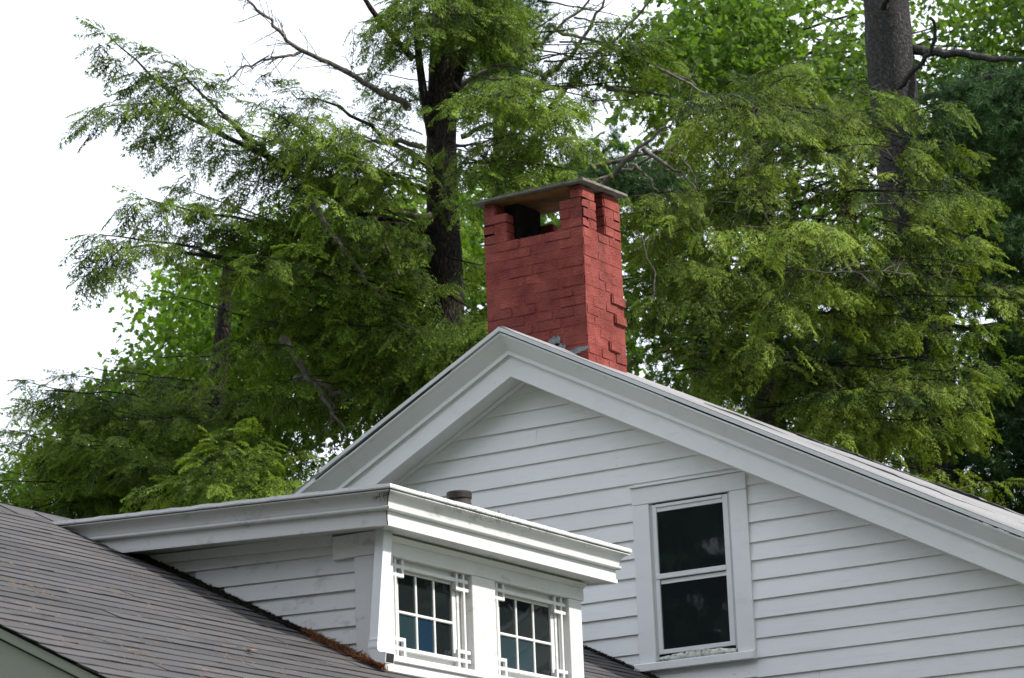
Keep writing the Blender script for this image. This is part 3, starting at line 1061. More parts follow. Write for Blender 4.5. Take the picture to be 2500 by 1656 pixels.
# heap of brown needles against the dormer side, at its low end
P, D = [], []
for i in range(3000):
    t = random.random()
    x = -9.22 + t * .50
    hw = .052 * (1 - .3 * t) * (.25 + .75 * min(1, t * 4)) * min(1, (1 - t) * 8 + .3)
    y = DY0 - .03 - abs(random.gauss(0, .55)) * hw
    h = max(0, .032 * (1 - (DY0 - .03 - y) / (hw * 1.9 + .01)))
    P.append((x, y, roofz(x) + random.random() * h))
    D.append((random.gauss(0, 1), random.gauss(0, 1), random.gauss(0, .35)))
sticks('needle_heap', P, D, np.clip(rng.normal(.045, .014, len(P)), .015, .08), .0015, M['needle'], 'heap of rust brown needles piled against the dormer side by the downspout')
P, D = [], []
for i in range(380):
    x = random.uniform(-10.8, -7.7)
    y = random.uniform(YW0 + .02, 12.95)
    P.append((x, y, roofz(x) + .006))
    D.append((random.gauss(0, 1), random.gauss(0, 1), -.5 * 0 + random.gauss(0, .06)))
for cx, cy, n_, s in ((-9.05, 10.6, 22, .09), (-8.6, 10.15, 18, .1), (-8.2, 10.3, 14, .1), (-8.0, 10.7, 14, .08), (-9.3, 11.6, 12, .07), (-8.4, 11.3, 12, .09), (-8.1, 11.9, 12, .08), (-9.6, 12.2, 10, .1)):
    for i in range(n_):
        x, y = cx + random.gauss(0, s), cy + random.gauss(0, s)
        P.append((x, y, roofz(x) + .006))
        D.append((random.gauss(0, 1), random.gauss(0, 1), random.gauss(0, .1)))
P = np.array(P)
D = np.array(D, float)
D[:, 2] += -.5 * D[:, 0]
sticks('scattered_needles', P, D, np.clip(rng.normal(.06, .02, len(P)), .02, .12), .0010, M['straw'], 'loose dry needles scattered over the charcoal roof')
# dark debris along the joint between the roof and the dormer side
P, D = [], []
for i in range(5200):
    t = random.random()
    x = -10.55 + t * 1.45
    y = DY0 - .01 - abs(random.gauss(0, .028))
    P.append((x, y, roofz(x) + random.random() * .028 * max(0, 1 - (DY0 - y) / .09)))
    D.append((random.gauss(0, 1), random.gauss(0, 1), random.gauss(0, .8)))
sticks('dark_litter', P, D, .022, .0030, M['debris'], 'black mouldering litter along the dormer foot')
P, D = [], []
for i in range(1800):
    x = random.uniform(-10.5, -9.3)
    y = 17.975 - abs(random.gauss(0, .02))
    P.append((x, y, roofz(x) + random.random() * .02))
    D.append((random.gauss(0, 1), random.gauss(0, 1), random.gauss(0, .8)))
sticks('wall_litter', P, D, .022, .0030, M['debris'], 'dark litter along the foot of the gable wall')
# fine twigs and needles caught on the dormer eave
P, D = [], []
for i in range(170):
    y = random.gauss(13.75, .22) if random.random() < .8 else random.uniform(13.0, 14.9)
    P.append((DX + .212 + random.uniform(-.01, .014), y, 3.20 - abs(random.gauss(0, .02))))
    D.append((random.gauss(0, .3), random.gauss(0, 1), random.gauss(-.7, .7)))
for i in range(40):
    a = random.uniform(0, 6.28)
    P.append((DX + .15 + .05 * math.cos(a), DY0 - .20, 3.160 + .025 * math.sin(a)))
    D.append((math.cos(a), random.gauss(0, .2), math.sin(a)))
sticks('eave_twigs', P, D, np.clip(rng.normal(.05, .02, len(P)), .02, .1), .0010, M['bark'], 'fine dark twigs hanging from the dormer eave')
lf = mk('fallen_leaf', [(-8.585, 11.60, 0), (-8.575, 11.625, .01), (-8.555, 11.635, .012), (-8.53, 11.62, .006), (-8.535, 11.59, .004), (-8.56, 11.583, .010)],
        [(0, 1, 2), (0, 2, 5), (2, 3, 5), (3, 4, 5)], M['leafdry'])
lf.location.z += roofz(-8.56) + .012
tag(lf, 'small curled orange leaf lying on the charcoal roof', 'leaf')

# ================================================================== trees
Rm = np.array([rt, up, fw])


def at(px, py, D_):
    """point seen at photo pixel (px, py), D_ metres deep from the eye"""
    d = np.array([(px - 1250) / FPX, -(py - 828) / FPX, 1.0])
    return (Rm.T @ d) * D_


def pmesh(name, V, nq, quads, tint, m, parent, loc):
    """fast mesh from numpy: V (n,3), quads (k,4) or tris (k,3)"""
    c = np.array(loc) - np.array((0, 0, 0))
    V = V - c
    me = bpy.data.meshes.new(name)
    k, s = quads.shape
    me.vertices.add(len(V))
    me.vertices.foreach_set('co', V.astype(np.float32).ravel())
    me.loops.add(k * s)
    me.loops.foreach_set('vertex_index', quads.astype(np.int32).ravel())
    me.polygons.add(k)
    me.polygons.foreach_set('loop_start', np.arange(0, k * s, s, dtype=np.int32))
    me.update(calc_edges=True)
    a = me.attributes.new('tint', 'FLOAT', 'FACE')
    a.data.foreach_set('value', tint.astype(np.float32))
    me.materials.append(m)
    o = bpy.data.objects.new(name, me)
    link(o, parent, (c[0], c[1], c[2] + GZ))
    return o


def frond(seed, pairs=8):
    """flat feathery hemlock spray along +x, unit length: side twigs carrying short flat leaflets"""
    rr = np.random.default_rng(seed)
    V, Q, tn = [], [], []

    def leaf(p, d, L, w_, t, sagl=.3):
        d = d / np.linalg.norm(d)
        s = np.array([-d[1], d[0], 0]) * w_
        z = np.array([0, 0, rr.uniform(-.012, .012)])
        dr = np.array([0, 0, -sagl * L])
        k = len(V)
        V.extend([p, p + d * L * .42 + s + z + dr * .15, p + d * L + dr, p + d * L * .42 - s - z + dr * .15])
        Q.append((k, k + 1, k + 2, k + 3))
        tn.append(t)
    def sag(x):
        return -.28 * x * x
    for i in range(pairs):
        t = (i + .4) / pairs
        for sd_ in (-1, 1):
            tt = t + (sd_ > 0) * .05
            base = np.array([tt, 0, sag(tt)])
            ang = R(60 - 20 * tt) + rr.normal(0, .16)
            L = .44 * (1 - tt) ** .7 * min(1, .5 + tt * 3) * rr.uniform(.6, 1.25) + .06
            d = np.array([math.cos(ang), sd_ * math.sin(ang), rr.normal(0, .12)])
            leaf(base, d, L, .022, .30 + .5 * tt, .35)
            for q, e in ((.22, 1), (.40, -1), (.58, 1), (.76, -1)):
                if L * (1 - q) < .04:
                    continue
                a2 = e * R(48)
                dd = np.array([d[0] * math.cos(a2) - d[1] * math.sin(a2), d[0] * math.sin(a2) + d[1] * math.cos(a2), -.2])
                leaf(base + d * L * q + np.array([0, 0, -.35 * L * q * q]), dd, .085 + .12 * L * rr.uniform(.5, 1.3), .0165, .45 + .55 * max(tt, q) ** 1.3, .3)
    leaf(np.array([.9, 0, sag(.9)]), np.array([1, 0, -.4]), .16, .024, 1.0)
    # rachis
    k = len(V)
    V.extend([np.array([0, -.006, 0]), np.array([0, .006, 0]), np.array([.95, .003, sag(.95)]), np.array([.95, -.003, sag(.95)])])
    Q.append((k, k + 1, k + 2, k + 3))
    tn.append(.1)
    return np.array(V), np.array(Q), np.array(tn)


FR = [frond(s, p) for s, p in ((1, 7), (2, 6), (3, 8), (4, 7), (5, 7))]


def nrm(a):
    return a / np.maximum(np.linalg.norm(a, axis=-1, keepdims=True), 1e-9)


def place(templates, P, X, Nn, S, tint, name, m, parent, loc, tspan=1.25):
    """instances templates at P with x axis X and rough normal Nn, size S; realised into one mesh"""
    X = nrm(X)
    Y = nrm(np.cross(Nn, X))
    Z = np.cross(X, Y)
    Vs, Qs, Ts = [], [], []
    off = 0
    which = rng.integers(0, len(templates), len(P))
    for k, (V, Q, tn) in enumerate(templates):
        i = np.where(which == k)[0]
        if not len(i):
            continue
        A = np.stack([X[i], Y[i], Z[i]], 1)                    # (n,3,3) rows are axes
        W = np.einsum('vj,njk->nvk', V, A) * S[i][:, None, None] + P[i][:, None, :]
        Vs.append(W.reshape(-1, 3))
        q = Q[None] + (np.arange(len(i)) * len(V))[:, None, None] + off
        Qs.append(q.reshape(-1, Q.shape[1]))
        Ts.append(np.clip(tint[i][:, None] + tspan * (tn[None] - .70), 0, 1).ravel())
        off += len(i) * len(V)
    return pmesh(name, np.concatenate(Vs), None, np.concatenate(Qs), np.concatenate(Ts), m, parent, loc)


def curve(S, E, sag, n=9):
    S, E = np.array(S), np.array(E)
    L = np.linalg.norm(E - S)
    t = np.linspace(0, 1, n)[:, None]
    p = S * (1 - t) + E * t
    p[:, 2] += sag * L * 4 * (t * (1 - t))[:, 0]
    p[1:-1] += rng.normal(0, .02 * L / 3, (n - 2, 3))
    return p


def sample(pts, t):
    k = t * (len(pts) - 1)
    i = min(int(k), len(pts) - 2)
    p = pts[i] + (pts[i + 1] - pts[i]) * (k - i)
    return p, nrm(pts[i + 1] - pts[i])


def inside(poly, x, y):
    r_ = False
    j = len(poly) - 1
    for i in range(len(poly)):
        xi, yi = poly[i]
        xj, yj = poly[j]
        if (yi > y) != (yj > y) and x < (xj - xi) * (y - yi) / (yj - yi) + xi:
            r_ = not r_
        j = i
    return r_


def grid_tips(poly, step, jit=.45):
    xs, ys = [p[0] for p in poly], [p[1] for p in poly]
    out = []
    y = min(ys)
    row = 0
    while y <= max(ys):
        x = min(xs) + (row % 2) * step / 2
        while x <= max(xs):
            a, b = x + random.uniform(-jit, jit) * step, y + random.uniform(-jit, jit) * step
            if inside(poly, a, b):
                out.append((a, b))
            x += step
        y += step * .8
        row += 1
    return out


# openings between the boughs: the trunks show, or the sky does
GAPS = [(1045, 1120, 130, 620, 30.1, .45), (2105, 2240, -50, 215, 33.2, .97), (2130, 2235, 330, 490, 33.2, .9), (1450, 1590, 245, 330, 60, .85),
        (1290, 1450, -40, 165, 60, .65), (890, 1030, 330, 430, 60, .5), (1420, 1560, 340, 450, 60, .6), (740, 860, -50, 190, 60, .9),
        (1640, 1760, 780, 900, 60, .35), (1930, 2060, 440, 520, 60, .4), (760, 880, 480, 560, 60, .4), (620, 800, 930, 1010, 60, .45), (410, 640, 640, 800, 34, .6), (700, 900, 640, 740, 34, .45), (330, 470, 820, 930, 34, .5), (1900, 2090, 390, 450, 60, .55), (1990, 2080, 500, 560, 60, .6), (2240, 2330, 620, 760, 60, .5), (1760, 1900, 300, 400, 29.5, .8), (2000, 2120, 600, 680, 30, .85), (1900, 2060, 800, 900, 30.5, .85), (1600, 1720, 800, 930, 30, .7), (2130, 2290, 820, 900, 30, .8), (1660, 1760, 560, 640, 29.5, .7), (2280, 2360, 990, 1060, 60, .6), (1880, 1990, 700, 760, 31, .7)]


K1, K2, K3, K4 = (np.array(k) for k in ((4.1, 2.3, 3.0), (-2.6, 3.4, 4.6), (3.2, -3.9, 5.2), (8.0, 6.1, -9.0)))


class Sprays:
    def __init__(s, cull=-.85):
        s.P, s.X, s.N, s.S, s.T = [], [], [], [], []
        s.dead = []
        s.cull = cull

    def add(s, p, x, n_, sz, t):
        c_ = (math.sin(p @ K1) + math.sin(p @ K2 + 1.7) + math.sin(p @ K3 + .6) + .6 * math.sin(p @ K4))
        if c_ < s.cull:                       # boughs bunch up, with hollows between
            return
        q = Rm @ (p + x * sz * .5)
        u_, v_ = 1250 + FPX * q[0] / q[2], 828 - FPX * q[1] / q[2]
        for a, b, c, d, dep, pr in GAPS:
            if a < u_ < b and c < v_ < d and q[2] < dep and random.random() < pr:
                return
        s.P.append(p); s.X.append(x); s.N.append(n_); s.S.append(sz); s.T.append(t)

    def build(s, *a, **k):
        # fine dead twigs among the sprays: thin three-sided slivers
        B = np.array([d[0] for d in s.dead])
        X = nrm(np.array([d[1] for d in s.dead]))
        n_ = len(B)
        L = rng.uniform(.16, .46, n_)[:, None]
        A1 = nrm(np.cross(X, rng.normal(0, 1, (n_, 3))))
        A2 = np.cross(X, A1)
        r_ = rng.uniform(.0022, .0042, n_)[:, None]
        tip = B + X * L + rng.normal(0, .03, (n_, 3))
        V = np.stack([B + A1 * r_, B - A1 * r_ * .5 + A2 * r_, B - A1 * r_ * .5 - A2 * r_, tip], 1).reshape(-1, 3)
        i0 = (np.arange(n_) * 4)[:, None, None]
        T_ = (np.array([(0, 1, 3), (1, 2, 3), (2, 0, 3)])[None] + i0).reshape(-1, 3)
        pmesh('dead_twigs', V, None, T_, np.zeros(len(T_)), M['twig'], a[2], a[3])['kind'] = 'stuff'
        return place(FR, np.array(s.P), np.array(s.X), np.array(s.N), np.array(s.S), np.array(s.T), *a, **k)


UP = np.array([0, 0, 1.0])
TOCAM = np.array([.50, -.84, -.2])


def foliate(sp, pts, t0=.35, dens=1.0, reach=.85, base_t=.45, droop=.5, size=.25):
    """hemlock limb: flat side shoots along it, hanging sprays on each shoot and at the tip"""
    L = np.linalg.norm(np.diff(pts, axis=0), axis=1).sum()
    Lf = L * (1 - t0)
    n_ = max(4, int(Lf / .115 * dens))
    for i in range(n_):
        t = t0 + (1 - t0) * (i + random.random()) / n_
        p, d = sample(pts, min(t, .999))
        sd_ = 1 if i % 2 else -1
        h = nrm(np.cross(d, UP)) * sd_
        ang = random.uniform(.7, 1.2)
        dd = nrm(d * math.cos(ang) + h * math.sin(ang) + np.array([0, 0, -droop * random.uniform(.1, .8)]))
        Ls = (reach * (1 - (t - t0) / (1 - t0)) ** .8 + .16) * random.uniform(.6, 1.15)
        m_ = max(1, int(Ls / .106))
        bt = base_t + random.gauss(0, .13)
        for j in range(m_):
            q = (j + .6) / m_
            b = p + dd * Ls * q + np.array([0, 0, -.25 * droop * (Ls * q) ** 2])
            s2 = 1 if (j + i) % 2 else -1
            hh = nrm(np.cross(dd, UP)) * s2
            a2 = random.uniform(.35, .9)
            x = nrm(dd * math.cos(a2) + hh * math.sin(a2) + np.array([0, 0, -droop * random.uniform(.2, 1.5)]))
            nn = UP + rng.normal(0, .42, 3) + TOCAM * random.uniform(-.2, .55)
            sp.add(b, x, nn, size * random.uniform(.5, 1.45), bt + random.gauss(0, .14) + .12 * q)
            if random.random() < .16:
                sp.dead.append((b, nrm(x + rng.normal(0, .5, 3))))
        x = nrm(dd + np.array([0, 0, -droop * random.uniform(.2, 1.0)]))
        sp.add(p + dd * Ls * .9, x, UP + rng.normal(0, .35, 3), size * random.uniform(.8, 1.3), bt + .18)
    p, d = sample(pts, .995)
    for k in range(3):
        sp.add(p, nrm(d + rng.normal(0, .25, 3) + np.array([0, 0, -.25 * droop])), UP + rng.normal(0, .3, 3), size * 1.2, base_t + .25)


def limb(parent, pts, r1, r2=.005, m='bark', name='branch', sides=6, wob=.08):
    n_ = len(pts)
    return tube(name, [tuple(p) for p in pts], [r1 + (r2 - r1) * (i / (n_ - 1)) ** .8 for i in range(n_)], M[m], parent, sides, wob)


def px_path(pxs, D0, D1=None, sub=4, jit=.0):
    """polyline given in photo pixels, depth running D0..D1, smoothed"""
    D1 = D0 if D1 is None else D1
    c = [at(x, y, D0 + (D1 - D0) * i / max(1, len(pxs) - 1)) for i, (x, y) in enumerate(pxs)]
    out = []
    for i in range(len(c) - 1):
        p0, p1, p2, p3 = c[max(i - 1, 0)], c[i], c[i + 1], c[min(i + 2, len(c) - 1)]
        for k in range(sub):
            t = k / sub
            out.append(.5 * ((2 * p1) + (p2 - p0) * t + (2 * p0 - 5 * p1 + 4 * p2 - p3) * t * t + (3 * p1 - p0 - 3 * p2 + p3) * t ** 3))
    out.append(c[-1])
    return np.array(out) + (rng.normal(0, jit, (len(out), 3)) if jit else 0)


def trunk_to_ground(pxs, D_, rpx):
    """trunk through photo pixels, carried straight down to the ground"""
    p = list(px_path(pxs, D_))
    d = nrm(p[-1] - p[-3])
    low = p[-1].copy()
    k = (low[2] + GZ) / 5
    for i in range(1, 6):
        p.append(np.array([low[0] + .03 * i, low[1], low[2] - k * i]))
    return np.array(p)


TW = {}


def twig(parent, pts, r1, r2, sides):
    V, F = TW.setdefault(parent.name, (parent, [], []))[1:]
    n_ = len(pts)
    ref = np.array([.31, .74, .6])
    o_ = len(V)
    for i in range(n_):
        d = nrm(pts[min(i + 1, n_ - 1)] - pts[max(i - 1, 0)])
        a = nrm(np.cross(d, ref))
        b = np.cross(d, a)
        r_ = r1 + (r2 - r1) * i / (n_ - 1)
        for j in range(sides):
            t = 2 * math.pi * j / sides
            V.append(tuple(pts[i] + (a * math.cos(t) + b * math.sin(t)) * r_))
    for i in range(n_ - 1):
        for j in range(sides):
            k = (j + 1) % sides
            F.append((o_ + i * sides + j, o_ + i * sides + k, o_ + (i + 1) * sides + k, o_ + (i + 1) * sides + j))


def twigs(parent, pts, n_, L, r_=.006, t0=.2, bend=-.1):
    """bare side twigs on a dead limb, each with one or two forks"""
    for i in range(n_):
        t = t0 + (1 - t0) * (i + random.random()) / n_
        p, d = sample(pts, min(t, .99))
        x = nrm(d * random.uniform(.3, .9) + rng.normal(0, .6, 3) + np.array([0, 0, bend]))
        l_ = L * random.uniform(.45, 1.1) * (1.1 - .5 * t)
        c = curve(p, p + x * l_, random.uniform(-.08, .10), 6)
        twig(parent, c, r_, .0016, 4)
        for k in range(2):
            q, dq = sample(c, random.uniform(.35, .8))
            y = nrm(dq + rng.normal(0, .6, 3))
            twig(parent, curve(q, q + y * l_ * random.uniform(.3, .55), random.uniform(-.1, .1), 4), r_ * .6, .0013, 3)


# ---- tall hemlock behind the chimney
t1 = empty('hemlock_tree', tuple(at(1090, 640, 30) * (1, 1, 0) + np.array([0, 0, -GZ])))
tag(t1, 'tall hemlock whose dark trunk rises left of the chimney, feathery limbs reaching left', 'tree')
tp = trunk_to_ground([(1098, -260), (1092, -60), (1083, 120), (1078, 300), (1080, 480), (1086, 640)], 30, 37)
nP = len(tp)
limb(t1, tp, .100, .185, 'bark', 'trunk', 18, .05)
# second stem and forks
limb(t1, px_path([(1052, 330), (1030, 200), (1018, 80), (1012, -120)], 29.9), .05, .03, 'bark', 'branch', 8)
limb(t1, px_path([(1100, 250), (1130, 140), (1150, 20), (1170, -120)], 30), .06, .03, 'bark', 'branch', 8)
limb(t1, px_path([(1010, 145), (960, 90), (905, 20), (860, -60)], 29.8), .04, .02, 'bark', 'branch', 7)
S1 = Sprays(-1.6)


def hemlock_limbs(parent, sp, tips, trunk_px, D0, Dv, rise, base_t=.45, t0=.4, r1=.035, dens=1.0, reach=.85, size=.25, draw=True, sagv=(.02, .10), maxlen=None, clear=(), behind=31.0):
    maxlen0, reach0, t00 = maxlen, reach, t0
    for (x, y) in tips:
        if maxlen0:
            maxlen, reach = maxlen0 * random.uniform(.55, 1.3), reach0 * random.uniform(.55, 1.25)
        tx_, lo, hi = trunk_px
        sy = min(max(y + rise * abs(x - tx_) + random.uniform(-60, 60), lo), hi)
        De = D0 + random.uniform(*Dv)
        if any(a < x < b and c < y < d for a, b, c, d in clear):
            De = behind + random.uniform(.0, 1.2)
        S_ = at(tx_, sy, D0)
        E_ = at(x, y, De)
        if maxlen:
            v = E_ - S_
            l_ = np.linalg.norm(v)
            if l_ > maxlen:
                S_ = E_ - v / l_ * maxlen
        c = curve(S_, E_, random.uniform(*sagv) - .06)
        if draw:
            limb(parent, c, (.013 if maxlen else r1) * random.uniform(.6, 1.1))
        foliate(sp, c, t0 if not maxlen else .15, dens, reach, base_t + random.gauss(0, .19), random.uniform(.15, .8), size * random.uniform(.8, 1.15))


# limbs that make the left outline
for pxs, Da, Db, rr_ in (([(1070, 560), (880, 520), (690, 400), (500, 300), (380, 190), (262, 80)], 30, 28.5, .05),
                         ([(780, 440), (600, 360), (420, 270), (246, 258)], 29.2, 28.2, .03),
                         ([(660, 390), (560, 300), (460, 200), (392, 128)], 29.2, 28.6, .025),
                         ([(1070, 640), (900, 640), (700, 560), (500, 520), (345, 480)], 30, 28, .04),
                         ([(1070, 700), (860, 700), (600, 640), (420, 600), (250, 572)], 30, 27.8, .04),
                         ([(620, 640), (460, 620), (330, 600), (255, 640)], 28.6, 27.6, .025),
                         ([(1060, 420), (940, 340), (820, 260), (700, 225)], 30, 29, .035),
                         ([(1060, 470), (900, 420), (760, 330), (640, 260)], 30, 28.6, .035),
                         ([(700, 420), (600, 330), (520, 250), (470, 215)], 29, 28.6, .02)):
    c = px_path(pxs, Da, Db, 3, .02)
    limb(t1, c, rr_)
    foliate(S1, c, .30, 1.55, .62, .45, .5, .26)
# foliage filling the left side, tier on tier
polyL = [(470, 300), (620, 290), (760, 250), (900, 290), (900, 420), (1000, 520), (1050, 640), (1120, 700), (1170, 800), (1160, 900), (1000, 960), (860, 1050), (700, 1010), (520, 900), (420, 760), (400, 560), (480, 420)]
hemlock_limbs(t1, S1, grid_tips(polyL, 90), (1083, -100, 900), 30, (-2.6, .8), .35, .50, .45, maxlen=2.2, reach=.62, clear=[(930, 1230, 90, 680)])
# top of the tree and the bright hanging boughs right of the trunk
hemlock_limbs(t1, S1, grid_tips([(850, 40), (1000, -80), (1260, -80), (1260, 90), (1120, 130), (1000, 60), (900, 130)], 58), (1083, -400, 400), 30, (-1.8, .6), .3, .42, .35, maxlen=1.6, reach=.55)
hemlock_limbs(t1, S1, grid_tips([(880, 130), (960, 180), (1020, 300), (960, 330), (880, 240)], 80), (1083, -100, 400), 30, (-.6, 1.0), .3, .3, .35, maxlen=1.2, reach=.4, clear=[(930, 1230, 90, 680)])
hemlock_limbs(t1, S1, grid_tips([(1210, 220), (1260, 170), (1380, 200), (1440, 290), (1410, 420), (1300, 470), (1180, 440), (1150, 330), (1150, 240)], 62), (1100, 0, 500), 29, (-2.2, -.4), -.15, .58, .3, maxlen=1.3, reach=.45)
hemlock_limbs(t1, S1, [(1480, 130), (1540, 215), (1500, 250), (1570, 190), (1610, 240), (1460, 60), (1510, 40), (1580, 60), (1600, 100), (1520, 170), (1440, 200), (1370, 30), (1400, 120), (1330, 60), (1560, 120), (1630, 150)], (1300, 0, 500), 30, (-.6, .6), -.1, .35, .3, maxlen=1.1, reach=.28)
hemlock_limbs(t1, S1, grid_tips([(1070, 450), (1170, 450), (1170, 520), (1070, 520)], 80), (1090, 300, 600), 29.6, (-1.2, -.3), .1, .34, .3, maxlen=1.0, reach=.45)
hemlock_limbs(t1, S1, grid_tips([(1130, 620), (1190, 640), (1190, 900), (1060, 1000), (1000, 900)], 75), (1090, 500, 900), 29, (-1.8, -.3), .1, .45, .3, maxlen=1.4, reach=.55)
S1.build('crown', M['hemlock'], t1, tuple(at(900, 500, 29.5)))['kind'] = 'stuff'
# bare limbs against the sky and through the left foliage
for pxs, D_, ra, nt_, L_ in (([(1000, 260), (905, 212), (830, 165), (745, 128), (690, 85), (650, 40), (590, -10), (560, -40)], 29.4, .040, 16, .55),
                             ([(745, 130), (690, 138), (640, 145), (590, 165), (555, 195)], 29.4, .020, 10, .45),
                             ([(1085, 250), (1120, 210), (1260, 145), (1340, 85), (1420, 20), (1470, -40)], 30.5, .042, 9, .5),
                             ([(1230, 360), (1290, 260), (1330, 190), (1380, 150), (1430, 80), (1480, 0), (1500, -50)], 30.8, .050, 8, .5),
                             ([(1280, 380), (1340, 270), (1400, 200), (1450, 140), (1530, 70), (1590, -5), (1620, -50)], 31, .040, 10, .5),
                             ([(1340, 60), (1360, 75), (1440, 95), (1540, 130), (1620, 170), (1700, 210)], 30.6, .028, 12, .5),
                             ([(1040, 360), (960, 345), (900, 348), (840, 340)], 29.8, .035, 6, .45),
                             ([(1050, 420), (1030, 390), (1000, 375), (960, 400), (900, 440)], 29.9, .028, 8, .4),
                             ([(1050, 530), (980, 520), (900, 455), (820, 430), (770, 410)], 29.8, .040, 8, .45),
                             ([(752, 470), (790, 540), (840, 610), (900, 690)], 28.6, .050, 5, .5),
                             ([(1040, 595), (960, 598), (880, 610), (800, 620)], 29.6, .035, 8, .5),
                             ([(930, 560), (950, 620), (975, 680)], 29.4, .03, 3, .4),
                             ([(1100, 230), (1180, 210), (1260, 230), (1340, 220), (1420, 215)], 30.6, .035, 5, .5),
                             ([(690, 820), (740, 900), (790, 970), (845, 1060)], 28.8, .045, 5, .5),
                             ([(720, 925), (800, 945), (860, 975), (920, 1000)], 29.2, .05, 8, .5),
                             ([(1130, 340), (1200, 300), (1260, 310), (1300, 350)], 29.2, .03, 6, .5),
                             ([(1480, 215), (1560, 225), (1640, 238)], 30.8, .045, 5, .5)):
    c = px_path(pxs, D_, D_ - .4, 4, .012)
    limb(t1, c, ra * .9, .008, 'twig', 'bare_branch', 7, .1)
    twigs(t1, c, int(nt_ * 2.2), L_ * .9)

# ---- lower hemlock at the left edge
t2 = empty('hemlock_tree', tuple(at(520, 1150, 32) * (1, 1, 0) + np.array([0, 0, -GZ])))
tag(t2, 'low spreading hemlock above the charcoal roof at the left edge', 'tree')
limb(t2, trunk_to_ground([(560, 620), (545, 800), (525, 1000), (520, 1150)], 32, 30), .05, .16, 'bark', 'trunk', 10)
S2 = Sprays(-1.2)
polyB = [(90, 960), (220, 900), (330, 850), (470, 860), (640, 900), (760, 980), (800, 1080), (740, 1200), (560, 1260), (300, 1270), (0, 1260), (-40, 1050)]
hemlock_limbs(t2, S2, grid_tips(polyB, 95), (535, 700, 1200), 31, (-2.6, 1.0), .25, .48, .4, maxlen=2.0, reach=.7)
hemlock_limbs(t2, S2, [(75, 935), (95, 990), (20, 1050), (-10, 1100), (160, 915), (60, 1180), (40, 1085), (90, 1060), (10, 1150), (130, 1000), (30, 1215), (120, 1120), (200, 960), (-30, 1180)], (535, 700, 1200), 31, (-1.5, .5), .2, .42, .4, maxlen=2.2, reach=.5)
# a bright young bough in front
hemlock_limbs(t2, S2, grid_tips([(520, 1060), (640, 1020), (760, 1060), (800, 1140), (720, 1210), (500, 1230), (330, 1210), (350, 1170)], 68), (640, 1200, 1400), 27.5, (-1.2, 0), -.2, .68, .25, maxlen=1.3, reach=.5, draw=False)
S2.build('crown', M['hemlock'], t2, tuple(at(400, 1100, 30)))['kind'] = 'stuff'

# ---- broad hemlock right of the chimney
t3 = empty('hemlock_tree', tuple(at(1860, 900, 31) * (1, 1, 0) + np.array([0, 0, -GZ])))
tag(t3, 'broad yellowish hemlock filling the view right of the chimney', 'tree')
limb(t3, trunk_to_ground([(1840, 250), (1850, 500), (1860, 700), (1865, 900)], 31.5, 30), .05, .17, 'bark', 'trunk', 10)
S3 = Sprays(-.55)
polyR = [(1540, 500), (1570, 430), (1600, 300), (1610, 190), (1690, 130), (1900, 160), (2010, 215), (2200, 215), (2340, 240), (2400, 400), (2430, 560), (2480, 690), (2440, 800), (2400, 900), (2360, 1060), (2330, 1240),
         (2120, 1160), (1900, 1060), (1700, 980), (1560, 920), (1530, 700)]
t3b = empty('hemlock_tree', tuple(at(2080, 900, 32.5) * (1, 1, 0) + np.array([0, 0, -GZ])))
tag(t3b, 'darker green hemlock grown into the right side of the yellowish hemlock', 'tree')
limb(t3b, trunk_to_ground([(2060, 300), (2070, 500), (2080, 700), (2085, 900)], 32.5, 30), .05, .16, 'bark', 'trunk', 10)
S3b = Sprays(-.55)
tipsR = grid_tips(polyR, 84)
random.shuffle(tipsR)
kR = int(len(tipsR) * .55)
hemlock_limbs(t3, S3, tipsR[:kR], (1850, -100, 1100), 30.0, (-3.2, .2), -.1, .48, .4, maxlen=1.8, reach=.6, size=.26)
hemlock_limbs(t3b, S3b, tipsR[kR:], (2070, -100, 1100), 31.5, (-3.0, .6), -.1, .34, .4, maxlen=1.9, reach=.6, size=.26)
hemlock_limbs(t3b, S3b, grid_tips([(2330, 300), (2440, 420), (2500, 650), (2500, 900), (2400, 1000), (2380, 700)], 120), (2070, 100, 1100), 31, (-1.5, .5), -.1, .30, .3, maxlen=1.6, reach=.5)
hemlock_limbs(t3, S3, grid_tips([(1545, 500), (1660, 490), (1720, 620), (1720, 900), (1600, 930), (1550, 860)], 70), (1760, 300, 1000), 29.8, (-1.6, .6), -.1, .46, .3, maxlen=1.5, reach=.55)
S3b.build('crown', M['hemlock'], t3b, tuple(at(2050, 700, 31)))['kind'] = 'stuff'
hemlock_limbs(t3, S3, [(2470, 700), (2490, 730), (2400, 640), (2370, 930), (2350, 900), (2360, 1010), (2440, 1180), (2330, 1150), (1535, 560), (1530, 480), (1600, 470)], (1850, 100, 1100), 29.5, (-2.0, -.5), -.1, .55, .3, maxlen=2.0, reach=.5)
